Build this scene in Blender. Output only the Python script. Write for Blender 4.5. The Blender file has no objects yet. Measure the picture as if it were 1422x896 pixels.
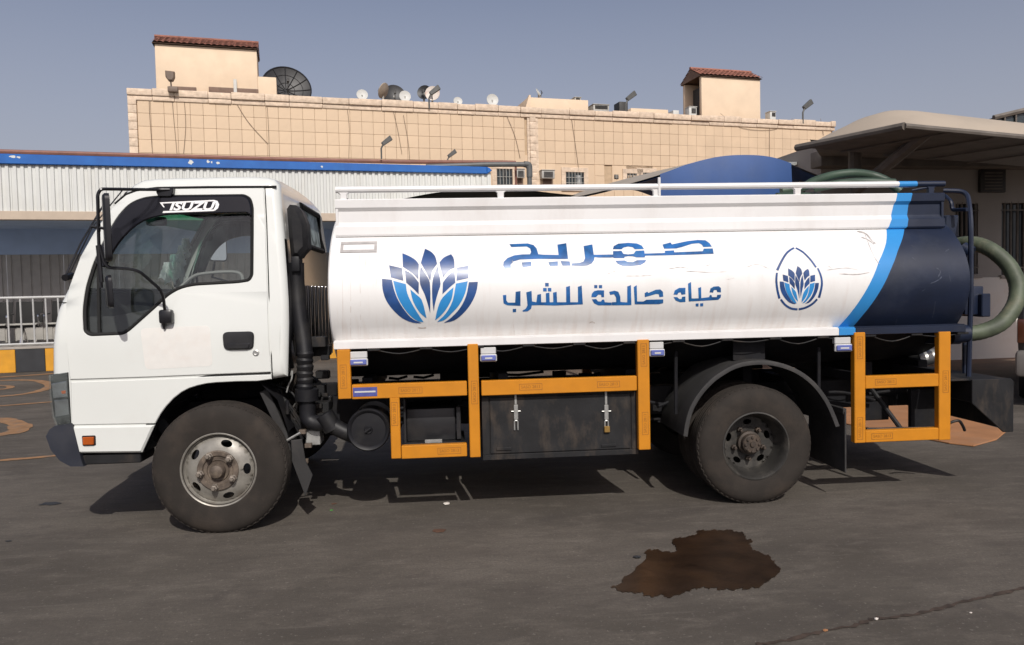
import bpy, bmesh, math, random
from mathutils import Vector, Matrix
from mathutils.geometry import tessellate_polygon
random.seed(7)
R = math.radians
sc = bpy.context.scene
col = sc.collection

# ------------------------------------------------------------------ camera
FPX, PW, PH = 1050.0, 1422.0, 896.0
CAM = Vector((0, -4.86, 1.47))
YAW, PITCH, ROLL = R(5), R(2.4), R(1.25)
cam_d = bpy.data.cameras.new('camera'); cam = bpy.data.objects.new('camera', cam_d); col.objects.link(cam)
cam_d.sensor_fit = 'HORIZONTAL'; cam_d.sensor_width = 36.0; cam_d.lens = 36.0 * FPX / PW
cam_d.clip_start = 0.05; cam_d.clip_end = 3000
MC = Matrix.Translation(CAM) @ Matrix.Rotation(-YAW, 4, 'Z') @ Matrix.Rotation(R(90) - PITCH, 4, 'X') @ Matrix.Rotation(-ROLL, 4, 'Z')
cam.matrix_world = MC
sc.camera = cam
MR = MC.to_3x3()

# ------------------------------------------------------------------ light
SUN_DIR = Vector((0.10, -0.76, 0.66)).normalized()          # towards the sun
SUN_EL = math.asin(SUN_DIR.z); SUN_AZ = math.atan2(SUN_DIR.x, SUN_DIR.y)
world = bpy.data.worlds.new('World'); sc.world = world; world.use_nodes = True
wn, wl = world.node_tree.nodes, world.node_tree.links
wn.clear()
wo = wn.new('ShaderNodeOutputWorld'); wb = wn.new('ShaderNodeBackground')
sky = wn.new('ShaderNodeTexSky'); sky.sky_type = 'NISHITA'; sky.sun_disc = False
sky.sun_elevation = SUN_EL; sky.sun_rotation = SUN_AZ
sky.air_density = 1.0; sky.dust_density = 4.5; sky.ozone_density = 2.0; sky.altitude = 600
hs = wn.new('ShaderNodeHueSaturation'); hs.inputs['Saturation'].default_value = 0.80; hs.inputs['Value'].default_value = 1.22
tint = wn.new('ShaderNodeMix'); tint.data_type = 'RGBA'; tint.blend_type = 'MULTIPLY'; tint.inputs[0].default_value = 1.0
tint.inputs[7].default_value = (1.055, 0.98, 1.0, 1)
wl.new(sky.outputs[0], hs.inputs['Color']); wl.new(hs.outputs[0], tint.inputs[6])
# dusty air: the sky pales evenly towards the horizon all round
wtc = wn.new('ShaderNodeTexCoord'); wsp = wn.new('ShaderNodeSeparateXYZ'); wl.new(wtc.outputs['Generated'], wsp.inputs[0])
wmr = wn.new('ShaderNodeMapRange'); wmr.inputs[1].default_value = 0.0; wmr.inputs[2].default_value = 0.42; wmr.inputs[3].default_value = 0.9; wmr.inputs[4].default_value = 0.0
wl.new(wsp.outputs[2], wmr.inputs[0])
whz = wn.new('ShaderNodeMix'); whz.data_type = 'RGBA'; wl.new(wmr.outputs[0], whz.inputs[0]); wl.new(tint.outputs[2], whz.inputs[6]); whz.inputs[7].default_value = (5.2, 5.2, 5.8, 1)
wl.new(whz.outputs[2], wb.inputs[0])
wb.inputs[1].default_value = 0.079
wl.new(wb.outputs[0], wo.inputs[0])
sun_d = bpy.data.lights.new('sun', 'SUN'); sun_d.energy = 3.45; sun_d.angle = R(0.5); sun_d.color = (1.0, 0.962, 0.90)
sun = bpy.data.objects.new('sun', sun_d); col.objects.link(sun)
sun.rotation_euler = SUN_DIR.to_track_quat('Z', 'Y').to_euler(); sun.location = (0, -10, 20)
sc.view_settings.view_transform = 'Standard'; sc.view_settings.look = 'None'
sc.view_settings.exposure = 0.0; sc.view_settings.gamma = 1.0
sc.view_settings.use_curve_mapping = False
sc.cycles.max_bounces = 10; sc.cycles.transparent_max_bounces = 16

# ------------------------------------------------------------------ measuring: photo sight lines met with real planes
def ray(px, py): return MR @ Vector(((px - PW / 2) / FPX, -(py - PH / 2) / FPX, -1.0))
def onY(px, py, Y=0.0):
    d = ray(px, py); return CAM + d * ((Y - CAM.y) / d.y)
def onX(px, py, X):
    d = ray(px, py); return CAM + d * ((X - CAM.x) / d.x)
def onZ(px, py, Z=0.0):
    d = ray(px, py); return CAM + d * ((Z - CAM.z) / d.z)
def atdepth(px, py, dep): return CAM + ray(px, py) * dep
K0 = onZ(35, 517); K0.z = 0
BA = R(11)                                                    # the buildings behind stand 11 degrees off the truck
BM = Matrix.Translation(K0) @ Matrix.Rotation(BA, 4, 'Z'); BMI = BM.inverted()
CL = BMI @ CAM; BR = BMI.to_3x3()
def bg(px, py, off):                                          # local (x, z) on the plane 'off' metres behind the kerb line
    d = BR @ ray(px, py); p = CL + d * ((off - CL.y) / d.y); return p.x, p.z

# ------------------------------------------------------------------ materials
def mat(name, c, rough=0.5, metal=0.0, var=0.12, scale=6.0, bump=0.0, bscale=60.0, dirt=None, coat=0.0, spec=0.5, island=0.0, detail=4.0):
    m = bpy.data.materials.new(name); m.use_nodes = True
    n, l = m.node_tree.nodes, m.node_tree.links
    b = n['Principled BSDF']
    b.inputs['Roughness'].default_value = rough; b.inputs['Metallic'].default_value = metal
    b.inputs['Specular IOR Level'].default_value = spec
    if coat: b.inputs['Coat Weight'].default_value = coat; b.inputs['Coat Roughness'].default_value = 0.08
    tc = n.new('ShaderNodeTexCoord')
    nz = n.new('ShaderNodeTexNoise'); nz.inputs['Scale'].default_value = scale; nz.inputs['Detail'].default_value = detail
    l.new(tc.outputs['Object'], nz.inputs['Vector'])
    mr = n.new('ShaderNodeMapRange'); mr.inputs[1].default_value = 0.3; mr.inputs[2].default_value = 0.7
    mr.inputs[3].default_value = 1 - var; mr.inputs[4].default_value = 1 + var
    l.new(nz.outputs['Fac'], mr.inputs[0])
    fac = mr.outputs[0]
    if island:
        g = n.new('ShaderNodeNewGeometry'); oi = n.new('ShaderNodeObjectInfo')
        ad = n.new('ShaderNodeMath'); ad.operation = 'ADD'; l.new(g.outputs['Random Per Island'], ad.inputs[0]); l.new(oi.outputs['Random'], ad.inputs[1])
        fr = n.new('ShaderNodeMath'); fr.operation = 'FRACT'; l.new(ad.outputs[0], fr.inputs[0])
        m2 = n.new('ShaderNodeMapRange'); m2.inputs[3].default_value = 1 - island; m2.inputs[4].default_value = 1 + island; l.new(fr.outputs[0], m2.inputs[0])
        mu = n.new('ShaderNodeMath'); mu.operation = 'MULTIPLY'; l.new(fac, mu.inputs[0]); l.new(m2.outputs[0], mu.inputs[1]); fac = mu.outputs[0]
    vm = n.new('ShaderNodeVectorMath'); vm.operation = 'SCALE'; vm.inputs[0].default_value = c[:3]; l.new(fac, vm.inputs['Scale'])
    out = vm.outputs[0]
    if dirt:
        dc, amt, dsc = dirt[:3]; st = dirt[3] if len(dirt) > 3 else (1, 1, 1)
        mp = n.new('ShaderNodeMapping'); mp.inputs['Scale'].default_value = st; l.new(tc.outputs['Object'], mp.inputs[0])
        d = n.new('ShaderNodeTexNoise'); d.inputs['Scale'].default_value = dsc; d.inputs['Detail'].default_value = 8; d.inputs['Roughness'].default_value = 0.65
        l.new(mp.outputs[0], d.inputs['Vector'])
        r2 = n.new('ShaderNodeMapRange'); r2.inputs[1].default_value = 0.5; r2.inputs[2].default_value = 0.72; r2.inputs[3].default_value = 0; r2.inputs[4].default_value = amt
        l.new(d.outputs['Fac'], r2.inputs[0])
        mx = n.new('ShaderNodeMix'); mx.data_type = 'RGBA'; l.new(r2.outputs[0], mx.inputs[0]); l.new(out, mx.inputs[6]); mx.inputs[7].default_value = (*dc, 1)
        out = mx.outputs[2]
    l.new(out, b.inputs['Base Color'])
    if bump:
        n2 = n.new('ShaderNodeTexNoise'); n2.inputs['Scale'].default_value = bscale; n2.inputs['Detail'].default_value = 5
        l.new(tc.outputs['Object'], n2.inputs['Vector'])
        bp = n.new('ShaderNodeBump'); bp.inputs['Strength'].default_value = bump; bp.inputs['Distance'].default_value = 0.01
        l.new(n2.outputs['Fac'], bp.inputs['Height']); l.new(bp.outputs[0], b.inputs['Normal'])
    return m
def glass(name, tintc=(0.8, 0.86, 0.84), ior=1.5, rough=0.02, haze=0.0):
    m = bpy.data.materials.new(name); m.use_nodes = True
    n, l = m.node_tree.nodes, m.node_tree.links; n.clear()
    o = n.new('ShaderNodeOutputMaterial'); t = n.new('ShaderNodeBsdfTransparent'); t.inputs[0].default_value = (*tintc, 1)
    g = n.new('ShaderNodeBsdfGlossy'); g.inputs['Roughness'].default_value = rough
    lw = n.new('ShaderNodeLayerWeight'); lw.inputs[0].default_value = .5            # thin pane: the same reflection from both sides
    pw = n.new('ShaderNodeMath'); pw.operation = 'POWER'; l.new(lw.outputs['Facing'], pw.inputs[0]); pw.inputs[1].default_value = 5
    f = n.new('ShaderNodeMath'); f.operation = 'MULTIPLY_ADD'; l.new(pw.outputs[0], f.inputs[0]); f.inputs[1].default_value = .9; f.inputs[2].default_value = .06
    mx = n.new('ShaderNodeMixShader'); l.new(f.outputs[0], mx.inputs[0]); l.new(t.outputs[0], mx.inputs[1]); l.new(g.outputs[0], mx.inputs[2])
    last = mx.outputs[0]
    if haze:
        d = n.new('ShaderNodeBsdfDiffuse'); d.inputs[0].default_value = (0.50, 0.57, 0.55, 1)
        tc = n.new('ShaderNodeTexCoord'); nz = n.new('ShaderNodeTexNoise'); nz.inputs['Scale'].default_value = 5; nz.inputs['Detail'].default_value = 6; nz.inputs['Distortion'].default_value = 1.5
        l.new(tc.outputs['Object'], nz.inputs['Vector'])
        mr = n.new('ShaderNodeMapRange'); mr.inputs[1].default_value = .35; mr.inputs[2].default_value = .75; mr.inputs[3].default_value = haze * .4; mr.inputs[4].default_value = haze * 1.6
        l.new(nz.outputs[0], mr.inputs[0])
        m2 = n.new('ShaderNodeMixShader'); l.new(mr.outputs[0], m2.inputs[0]); l.new(last, m2.inputs[1]); l.new(d.outputs[0], m2.inputs[2]); last = m2.outputs[0]
    l.new(last, o.inputs[0]); return m

def tank_white():
    m = mat('tank_white_paint', (0.76, 0.75, 0.735), rough=0.27, var=0.03, scale=3, dirt=((0.56, 0.52, 0.48), 0.3, 3.0, (1, 1, .5)), coat=0.25, bump=0.09, bscale=4)
    n, l = m.node_tree.nodes, m.node_tree.links; b = n['Principled BSDF']
    src = b.inputs['Base Color'].links[0].from_socket
    tc = n.new('ShaderNodeTexCoord'); sp = n.new('ShaderNodeSeparateXYZ'); l.new(tc.outputs['Object'], sp.inputs[0])
    # rusty splashes and drip runs, thickest along the lower edge of the tank
    mp = n.new('ShaderNodeMapping'); mp.inputs['Scale'].default_value = (9, 1, 1.2); l.new(tc.outputs['Object'], mp.inputs[0])
    nz = n.new('ShaderNodeTexNoise'); nz.inputs['Scale'].default_value = 3.2; nz.inputs['Detail'].default_value = 7; l.new(mp.outputs[0], nz.inputs['Vector'])
    zr = n.new('ShaderNodeMapRange'); zr.inputs[1].default_value = 1.16; zr.inputs[2].default_value = 1.42; zr.inputs[3].default_value = 0.20; zr.inputs[4].default_value = 0.0; l.new(sp.outputs[2], zr.inputs[0])
    ad = n.new('ShaderNodeMath'); ad.operation = 'ADD'; l.new(nz.outputs[0], ad.inputs[0]); l.new(zr.outputs[0], ad.inputs[1])
    rr = n.new('ShaderNodeMapRange'); rr.inputs[1].default_value = 0.60; rr.inputs[2].default_value = 0.95; rr.inputs[3].default_value = 0; rr.inputs[4].default_value = 0.28; l.new(ad.outputs[0], rr.inputs[0])
    mx = n.new('ShaderNodeMix'); mx.data_type = 'RGBA'; l.new(rr.outputs[0], mx.inputs[0]); l.new(src, mx.inputs[6]); mx.inputs[7].default_value = (0.50, 0.36, 0.28, 1)
    # fine scratches
    mp2 = n.new('ShaderNodeMapping'); mp2.inputs['Scale'].default_value = (1.1, 1, 22); l.new(tc.outputs['Object'], mp2.inputs[0])
    n2 = n.new('ShaderNodeTexNoise'); n2.inputs['Scale'].default_value = 4; n2.inputs['Detail'].default_value = 9; n2.inputs['Roughness'].default_value = .7; l.new(mp2.outputs[0], n2.inputs['Vector'])
    r2 = n.new('ShaderNodeMapRange'); r2.inputs[1].default_value = .69; r2.inputs[2].default_value = .74; r2.inputs[3].default_value = 0; r2.inputs[4].default_value = .55; l.new(n2.outputs[0], r2.inputs[0])
    m3 = n.new('ShaderNodeMix'); m3.data_type = 'RGBA'; l.new(r2.outputs[0], m3.inputs[0]); l.new(mx.outputs[2], m3.inputs[6]); m3.inputs[7].default_value = (.33, .30, .28, 1)
    l.new(m3.outputs[2], b.inputs['Base Color']); return m

def thin_cloth(name, c):
    m = mat(name, c, rough=.95, var=.08, scale=25, bump=.2, bscale=80)
    n, l = m.node_tree.nodes, m.node_tree.links; o = n['Material Output']; t = n.new('ShaderNodeBsdfTranslucent'); t.inputs[0].default_value = (*c, 1)
    mx = n.new('ShaderNodeMixShader'); mx.inputs[0].default_value = .5; l.new(n['Principled BSDF'].outputs[0], mx.inputs[1]); l.new(t.outputs[0], mx.inputs[2]); l.new(mx.outputs[0], o.inputs[0]); return m
def ground_mat():
    m = bpy.data.materials.new('worn_asphalt'); m.use_nodes = True
    n, l = m.node_tree.nodes, m.node_tree.links; b = n['Principled BSDF']; b.inputs['Roughness'].default_value = 0.85; b.inputs['Specular IOR Level'].default_value = .25
    tc = n.new('ShaderNodeTexCoord')
    def noise(s, d=6, rgh=.6, sc3=(1, 1, 1), dist=0):
        mp = n.new('ShaderNodeMapping'); mp.inputs['Scale'].default_value = sc3; l.new(tc.outputs['Object'], mp.inputs[0])
        z = n.new('ShaderNodeTexNoise'); z.inputs['Scale'].default_value = s; z.inputs['Detail'].default_value = d; z.inputs['Roughness'].default_value = rgh; z.inputs['Distortion'].default_value = dist
        l.new(mp.outputs[0], z.inputs['Vector']); return z.outputs['Fac']
    def rng(x, a, bb, c, d):
        r = n.new('ShaderNodeMapRange'); l.new(x, r.inputs[0])
        for i, v in enumerate((a, bb, c, d)): r.inputs[i + 1].default_value = v
        return r.outputs[0]
    def mix(f, a, c):
        x = n.new('ShaderNodeMix'); x.data_type = 'RGBA'; l.new(f, x.inputs[0])
        if isinstance(a, tuple): x.inputs[6].default_value = a
        else: l.new(a, x.inputs[6])
        if isinstance(c, tuple): x.inputs[7].default_value = c
        else: l.new(c, x.inputs[7])
        return x.outputs[2]
    c = mix(rng(noise(.55, 5, .55, (1, 1.6, 1), .6), .35, .65, 0, 1), (.074, .064, .053, 1), (.134, .117, .099, 1))
    c = mix(rng(noise(1.7, 7, .65, (.6, 1.8, 1)), .46, .70, 0, .8), c, (.070, .060, .052, 1))
    c = mix(rng(noise(4.5, 8, .7, (.7, 1.6, 1)), .50, .75, 0, .6), c, (.185, .160, .135, 1))
    c = mix(rng(noise(11, 8, .75, (.5, 1.4, 1), .8), .50, .72, 0, .6), c, (.062, .054, .047, 1))
    c = mix(rng(noise(3.0, 9, .75, (.35, 2.6, 1), 1.2), .57, .72, 0, .55), c, (.20, .175, .15, 1))
    c = mix(rng(noise(2.3, 3, .5, (1, 1, 1), .3), .66, .72, 0, .45), c, (.060, .052, .047, 1))
    c = mix(rng(noise(70, 4, .75), .38, .66, 0, .5), c, (.055, .049, .043, 1))
    c = mix(rng(noise(48, 3, .6), .62, .70, 0, .45), c, (.23, .205, .18, 1))
    # reddish sand swept towards the wall at the right rear
    sp = n.new('ShaderNodeSeparateXYZ'); l.new(tc.outputs['Object'], sp.inputs[0])
    ax = rng(sp.outputs[0], 1.0, 4.5, 0, 1); ay = rng(sp.outputs[1], 5.5, 8.0, 0, 1)
    mu = n.new('ShaderNodeMath'); mu.operation = 'MULTIPLY'; l.new(ax, mu.inputs[0]); l.new(ay, mu.inputs[1])
    m2 = n.new('ShaderNodeMath'); m2.operation = 'MULTIPLY'; l.new(mu.outputs[0], m2.inputs[0]); l.new(rng(noise(1.2), .3, .6, .35, 1), m2.inputs[1])
    c = mix(m2.outputs[0], c, (.27, .175, .12, 1))
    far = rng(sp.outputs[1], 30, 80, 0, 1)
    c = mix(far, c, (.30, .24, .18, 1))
    l.new(c, b.inputs['Base Color'])
    bp = n.new('ShaderNodeBump'); bp.inputs['Strength'].default_value = .35; bp.inputs['Distance'].default_value = .012
    hsum = n.new('ShaderNodeMath'); hsum.operation = 'ADD'; l.new(noise(120, 5, .7), hsum.inputs[0]); l.new(noise(14, 4), hsum.inputs[1])
    l.new(hsum.outputs[0], bp.inputs['Height']); l.new(bp.outputs[0], b.inputs['Normal']); return m

M = dict(
 cab=mat('cab_white_paint', (0.66, 0.675, 0.645), rough=0.22, var=0.02, scale=2, coat=0.5, dirt=((.5, .47, .42), .18, 2.5)),
 tank=tank_white(),
 panel=mat('panel_white_paint', (0.70, 0.69, 0.68), rough=0.35, var=0.03, scale=3, dirt=((.5, .45, .41), .3, 4, (1, 1, .4)), bump=.04, bscale=6),
 skyblue=mat('sky_blue_paint', (0.03, 0.235, 0.56), rough=0.35, var=0.06, scale=5, coat=.2),
 navy=mat('navy_paint', (0.006, 0.0115, 0.030), rough=0.42, var=0.2, scale=5, coat=.1, dirt=((.07, .08, .10), .3, 2.2)),
 inknavy=mat('navy_stencil_paint', (0.018, 0.062, 0.20), rough=0.32, var=0.35, scale=9, coat=.3),
 inkblue=mat('blue_stencil_paint', (0.015, 0.10, 0.30), rough=0.32, var=0.4, scale=11, coat=.3, dirt=((.03, .22, .50), .5, 9)),
 inksky=mat('sky_stencil_paint', (0.03, 0.24, 0.56), rough=0.32, var=0.12, scale=9, coat=.3),
 bumper=mat('bumper_dark_plastic', (0.020, 0.023, 0.034), rough=0.5, var=.2, scale=5, dirt=((.05, .05, .055), .4, 4)),
 black=mat('black_plastic', (0.013, 0.013, 0.015), rough=0.42, var=.25, scale=8, dirt=((.06, .055, .05), .35, 5)),
 satin=mat('black_coated_tube', (0.010, 0.010, 0.012), rough=0.3, var=.2),
 chassis=mat('chassis_black', (0.010, 0.010, 0.012), rough=0.7, var=.3, scale=9, dirt=((.035, .03, .026), .5, 6), spec=.2),
 boxsteel=mat('black_painted_steel', (0.014, 0.014, 0.015), rough=0.55, var=.3, scale=7, dirt=((.10, .075, .055), .5, 5, (1.6, 1, .7)), bump=.1, bscale=30, spec=.3),
 rubber=mat('dark_rubber', (0.010, 0.010, 0.010), rough=0.7, var=.2, spec=.3),
 flap=mat('rubber_mudflap', (0.026, 0.025, 0.025), rough=0.75, var=.3, scale=5, dirt=((.09, .08, .07), .4, 4)),
 tyre=mat('dusty_tyre_rubber', (0.028, 0.0235, 0.020), rough=0.85, var=.18, scale=7, dirt=((.056, .042, .032), .6, 3.5), bump=.1, bscale=90, spec=.25),
 wheel=mat('grey_wheel_steel', (0.27, 0.255, 0.225), rough=0.4, metal=.35, var=.25, scale=10, dirt=((.13, .10, .075), .7, 9)),
 hub=mat('rusty_hub_steel', (0.105, 0.082, 0.064), rough=0.65, metal=.2, var=.4, scale=16, dirt=((.24, .19, .14), .6, 20)),
 rearhub=mat('dark_rusty_hub', (0.05, 0.038, 0.03), rough=0.65, metal=.2, var=.4, scale=16, dirt=((.11, .075, .05), .6, 20)),
 rearpanel=mat('glossy_black_panel', (0.012, 0.012, 0.013), rough=.14, var=.2, coat=1.0),
 nut=mat('wheel_nut_steel', (0.21, 0.18, 0.15), rough=.5, metal=.4, var=.3, scale=30),
 scratch=mat('scratched_bare_paint', (0.47, 0.44, 0.42), rough=.6, var=.3, scale=30),
 drip=mat('brown_drip_stain', (0.50, 0.43, 0.38), rough=.5, var=.1, scale=20),
 navyscuff=mat('scuffed_navy_paint', (0.045, 0.055, 0.085), rough=.6, var=.4, scale=30),
 rearwheel=mat('dark_wheel_steel', (0.032, 0.030, 0.027), rough=0.55, metal=.2, var=.3, scale=9, dirt=((.14, .125, .105), .6, 6)),
 steel=mat('galvanised_steel', (0.42, 0.42, 0.40), rough=0.4, metal=.6, var=.2, scale=14),
 chrome=mat('chrome', (0.75, 0.75, 0.75), rough=0.08, metal=1, var=.03),
 mirror=mat('mirror_silver', (0.85, 0.87, 0.88), rough=0.02, metal=1, var=.01),
 brass=mat('brass', (0.45, 0.28, 0.09), rough=0.35, metal=.8, var=.2),
 orange=mat('orange_reflective_tape', (0.52, 0.198, 0.010), rough=0.38, var=.06, scale=12, dirt=((.42, .17, .02), .3, 5)),
 stamp=mat('stamped_orange_print', (0.30, 0.115, 0.015), rough=0.5, var=.2),
 amber=mat('amber_lens', (0.38, 0.075, 0.008), rough=0.18, var=.1, coat=.6),
 whiteplastic=mat('white_plastic', (0.52, 0.52, 0.51), rough=0.4, var=.05),
 bluelens=mat('blue_lens', (0.12, 0.15, 0.40), rough=0.2, var=.1, coat=.4),
 bluesticker=mat('blue_sticker', (0.07, 0.08, 0.27), rough=0.4, var=.2, scale=30),
 lens=glass('lamp_lens', (.85, .87, .88), 1.45, .03, haze=.10),
 chromelamp=mat('lamp_reflector', (0.5, 0.52, 0.53), rough=0.18, metal=.9, var=.2, scale=12),
 window=glass('cab_window_glass', (0.90, 0.93, 0.91), 1.45, .02, haze=.03),
 windscreen=glass('windscreen_glass', (0.86, 0.95, 0.92), 1.45, .02, haze=.08),
 reflhaze=glass('rear_glass_reflection_haze', (0.5, 0.56, 0.53), 1.5, .05, haze=.75),  # dirty haze thickened so its pale colour stands in for the pane's reflection
 greenband=glass('green_sun_band_glass', (0.06, 0.36, 0.24), 1.45, .03, haze=.05),
 visor=mat('smoked_visor', (0.006, 0.006, 0.009), rough=0.22, var=.1, coat=.2, spec=.3),
 decalwhite=mat('white_sticker', (0.78, 0.78, 0.77), rough=0.35, var=.03),
 faded=mat('faded_patch_paint', (0.68, 0.665, 0.63), rough=0.4, var=.03, scale=18, dirt=((.66, .61, .56), .5, 12)),
 interior=mat('dark_interior_trim', (0.012, 0.012, 0.013), rough=0.7, var=.2),
 greytrim=mat('grey_interior_trim', (0.16, 0.165, 0.16), rough=0.55, var=.08),
 seat=mat('seat_fabric', (0.06, 0.058, 0.055), rough=0.9, var=.3, scale=20),
 cloth=thin_cloth('white_cloth', (0.86, 0.90, 0.87)),
 hose=mat('green_rubber_hose', (0.066, 0.082, 0.050), rough=0.6, var=.35, scale=7, dirt=((.20, .18, .12), .7, 6), bump=.3, bscale=14),
 darkhose=mat('dark_green_hose', (0.034, 0.060, 0.038), rough=0.5, var=.2, scale=7),
 capipe=mat('intake_plastic', (0.010, 0.010, 0.012), rough=0.5, var=.3, scale=6, dirt=((.045, .042, .037), .5, 5), spec=.3),
 ground=ground_mat(),
 puddle=mat('wet_oil_brown', (0.026, 0.0145, 0.0085), rough=0.28, var=.4, scale=6, dirt=((.045, .024, .011), .6, 5), bump=.15, bscale=25),
 crack=mat('crack_filler', (0.045, 0.030, 0.022), rough=0.9, var=.5, scale=20),
 roadpaint=mat('worn_orange_paint', (0.27, 0.145, 0.065), rough=0.85, var=.25, scale=6, dirt=((.13, .115, .10), .9, 7)),
 plate=mat('rusty_orange_sheet', (0.33, 0.155, 0.068), rough=0.75, var=.15, scale=4, dirt=((.30, .17, .10), .6, 3)),
 tile=mat('beige_stone_tile', (0.61, 0.46, 0.315), rough=0.7, var=.06, scale=1.2, island=.035, dirt=((.55, .40, .26), .35, .8)),
 grout=mat('tile_joint', (0.47, 0.345, 0.225), rough=0.9, var=.1),
 stone=mat('rough_parapet_stone', (0.63, 0.50, 0.38), rough=0.85, var=.16, scale=7, bump=.9, bscale=9, island=.08, dirt=((.42, .30, .20), .6, 5, (1, 1, 4))),
 plaster=mat('cream_plaster', (0.69, 0.545, 0.395), rough=0.85, var=.05, scale=1.5, dirt=((.60, .45, .31), .4, 1.3)),
 brownrail=mat('brown_panel', (0.16, 0.10, 0.07), rough=.7, var=.15),
 clay=mat('red_clay_tile', (0.27, 0.11, 0.075), rough=0.8, var=.25, scale=6, island=.2),
 clad=mat('white_ribbed_sheet', (0.60, 0.61, 0.585), rough=0.45, var=.04, scale=1.5, dirt=((.50, .48, .43), .4, 2.5, (1, 1, .4))),
 fasciablue=mat('blue_fascia_paint', (0.010, 0.105, 0.38), rough=0.4, var=.1, scale=3, dirt=((.02, .16, .48), .5, 2)),
 beigeband=mat('beige_beam_paint', (0.47, 0.385, 0.30), rough=.7, var=.05),
 wallblue=mat('blue_wall_paint', (0.40, 0.52, 0.72), rough=.55, var=.08, scale=2),
 wallgrey=mat('grey_ribbed_sheet', (0.38, 0.36, 0.33), rough=.6, var=.08),
 yellow=mat('yellow_kerb_paint', (0.58, 0.27, 0.015), rough=.65, var=.1, scale=5, dirt=((.4, .2, .04), .4, 4)),
 kerbblack=mat('black_kerb_paint', (0.022, 0.023, 0.026), rough=.65, var=.2, scale=5),
 concrete=mat('grey_concrete', (0.30, 0.275, 0.245), rough=.9, var=.15, scale=3),
 railgrey=mat('grey_painted_rail', (0.42, 0.42, 0.41), rough=.45, var=.08),
 brownpipe=mat('reddish_pipe', (0.20, 0.085, 0.060), rough=.6, var=.15),
 greypipe=mat('grey_drain_pipe', (0.10, 0.105, 0.105), rough=.5, var=.15),
 dishwhite=mat('dish_white', (0.52, 0.52, 0.49), rough=.5, var=.05),
 dishtan=mat('dish_tan', (0.33, 0.27, 0.21), rough=.6, var=.1),
 dishblack=mat('dish_mesh_black', (0.016, 0.016, 0.017), rough=.5, var=.3),
 dishrust=mat('dish_rusty', (0.62, 0.56, 0.50), rough=.6, var=.1, dirt=((.36, .13, .05), .95, 2.2)),
 floodgrey=mat('floodlight_housing', (0.085, 0.085, 0.08), rough=.5, var=.15),
 floodbrown=mat('floodlight_brown', (0.14, 0.10, 0.075), rough=.6, var=.15),
 acgrey=mat('window_unit_metal', (0.36, 0.35, 0.32), rough=.6, var=.15, scale=8),
 acdark=mat('dark_grille', (0.03, 0.028, 0.026), rough=.6, var=.2),
 pane=mat('building_window_pane', (0.035, 0.045, 0.05), rough=.08, var=.2),
 curtain=mat('pale_curtain', (.35, .36, .36), rough=.9, var=.2, scale=9),
 canbeige=mat('dusty_beige_canvas', (0.38, 0.32, 0.255), rough=.9, var=.08, scale=2, dirt=((.32, .26, .20), .4, 2)),
 canblue=mat('blue_canvas', (0.013, 0.062, 0.215), rough=.6, var=.10, scale=2, dirt=((.06, .10, .20), .35, 1.5)),
 candust=mat('dusty_grey_canvas', (0.34, 0.30, 0.25), rough=.9, var=.1, scale=2),
 cangreen=mat('dark_green_canvas', (0.028, 0.036, 0.032), rough=.7, var=.15, scale=2),
 canbrown=mat('brown_canopy_steel', (0.13, 0.112, 0.095), rough=.7, var=.2, scale=5),
 wallbrown=mat('brown_rendered_wall', (0.33, 0.30, 0.27), rough=.85, var=.06, scale=2),
 walldado=mat('white_painted_dado', (0.74, 0.70, 0.64), rough=.8, var=.06, scale=2, dirt=((.5, .4, .3), .4, 2)),
 sheetgrey=mat('grey_roof_sheet', (0.33, 0.34, 0.33), rough=.6, var=.08),
 vehdark=mat('dark_vehicle_paint', (0.02, 0.02, 0.022), rough=.3, var=.1, coat=.4),
 vehbump=mat('grey_bumper_plastic', (0.14, 0.13, 0.12), rough=.6, var=.1),
 tail=mat('tail_lamp_lens', (0.065, 0.022, 0.012), rough=.2, var=.1, coat=.5),
 litter=mat('litter_paper', (.6, .55, .5), rough=.9, var=.1), leaf=mat('dry_leaf', (.10, .05, .03), rough=.9, var=.2), green=mat('green_scrap', (.08, .35, .06), rough=.6, var=.1),
 cable=mat('black_cable', (0.20, 0.14, 0.10), rough=.7, var=.1),
)

# ------------------------------------------------------------------ object helpers
ROOTM = {}
def empty(name, loc=(0, 0, 0), mtx=None):
    o = bpy.data.objects.new(name, None); col.objects.link(o); o.empty_display_size = .2
    m = mtx if mtx is not None else Matrix.Translation(Vector(loc))
    o.matrix_world = m; ROOTM[o.name] = m; return o
def root_of(o):
    while o.parent: o = o.parent
    return o
def tag(o, label=None, cat=None, group=None, kind=None):
    if label: o['label'] = label
    if cat: o['category'] = cat
    if group: o['group'] = group
    if kind: o['kind'] = kind
    return o
def link(name, bm, mats, parent=None, smooth=35, local=False, label=None):
    if parent is not None and not local:
        r = root_of(parent); bm.transform(ROOTM.get(r.name, Matrix.Identity(4)).inverted())
    me = bpy.data.meshes.new(name)
    bmesh.ops.remove_doubles(bm, verts=bm.verts, dist=1e-6)
    bmesh.ops.recalc_face_normals(bm, faces=bm.faces)
    bm.to_mesh(me); bm.free()
    for x in (mats if isinstance(mats, (list, tuple)) else [mats]): me.materials.append(M[x] if isinstance(x, str) else x)
    if smooth:
        for p in me.polygons: p.use_smooth = True
        me.set_sharp_from_angle(angle=R(smooth))
    o = bpy.data.objects.new(name, me); col.objects.link(o)
    if parent is not None: o.parent = parent
    if label: o['label'] = label
    return o
def NB(): return bmesh.new()
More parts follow.
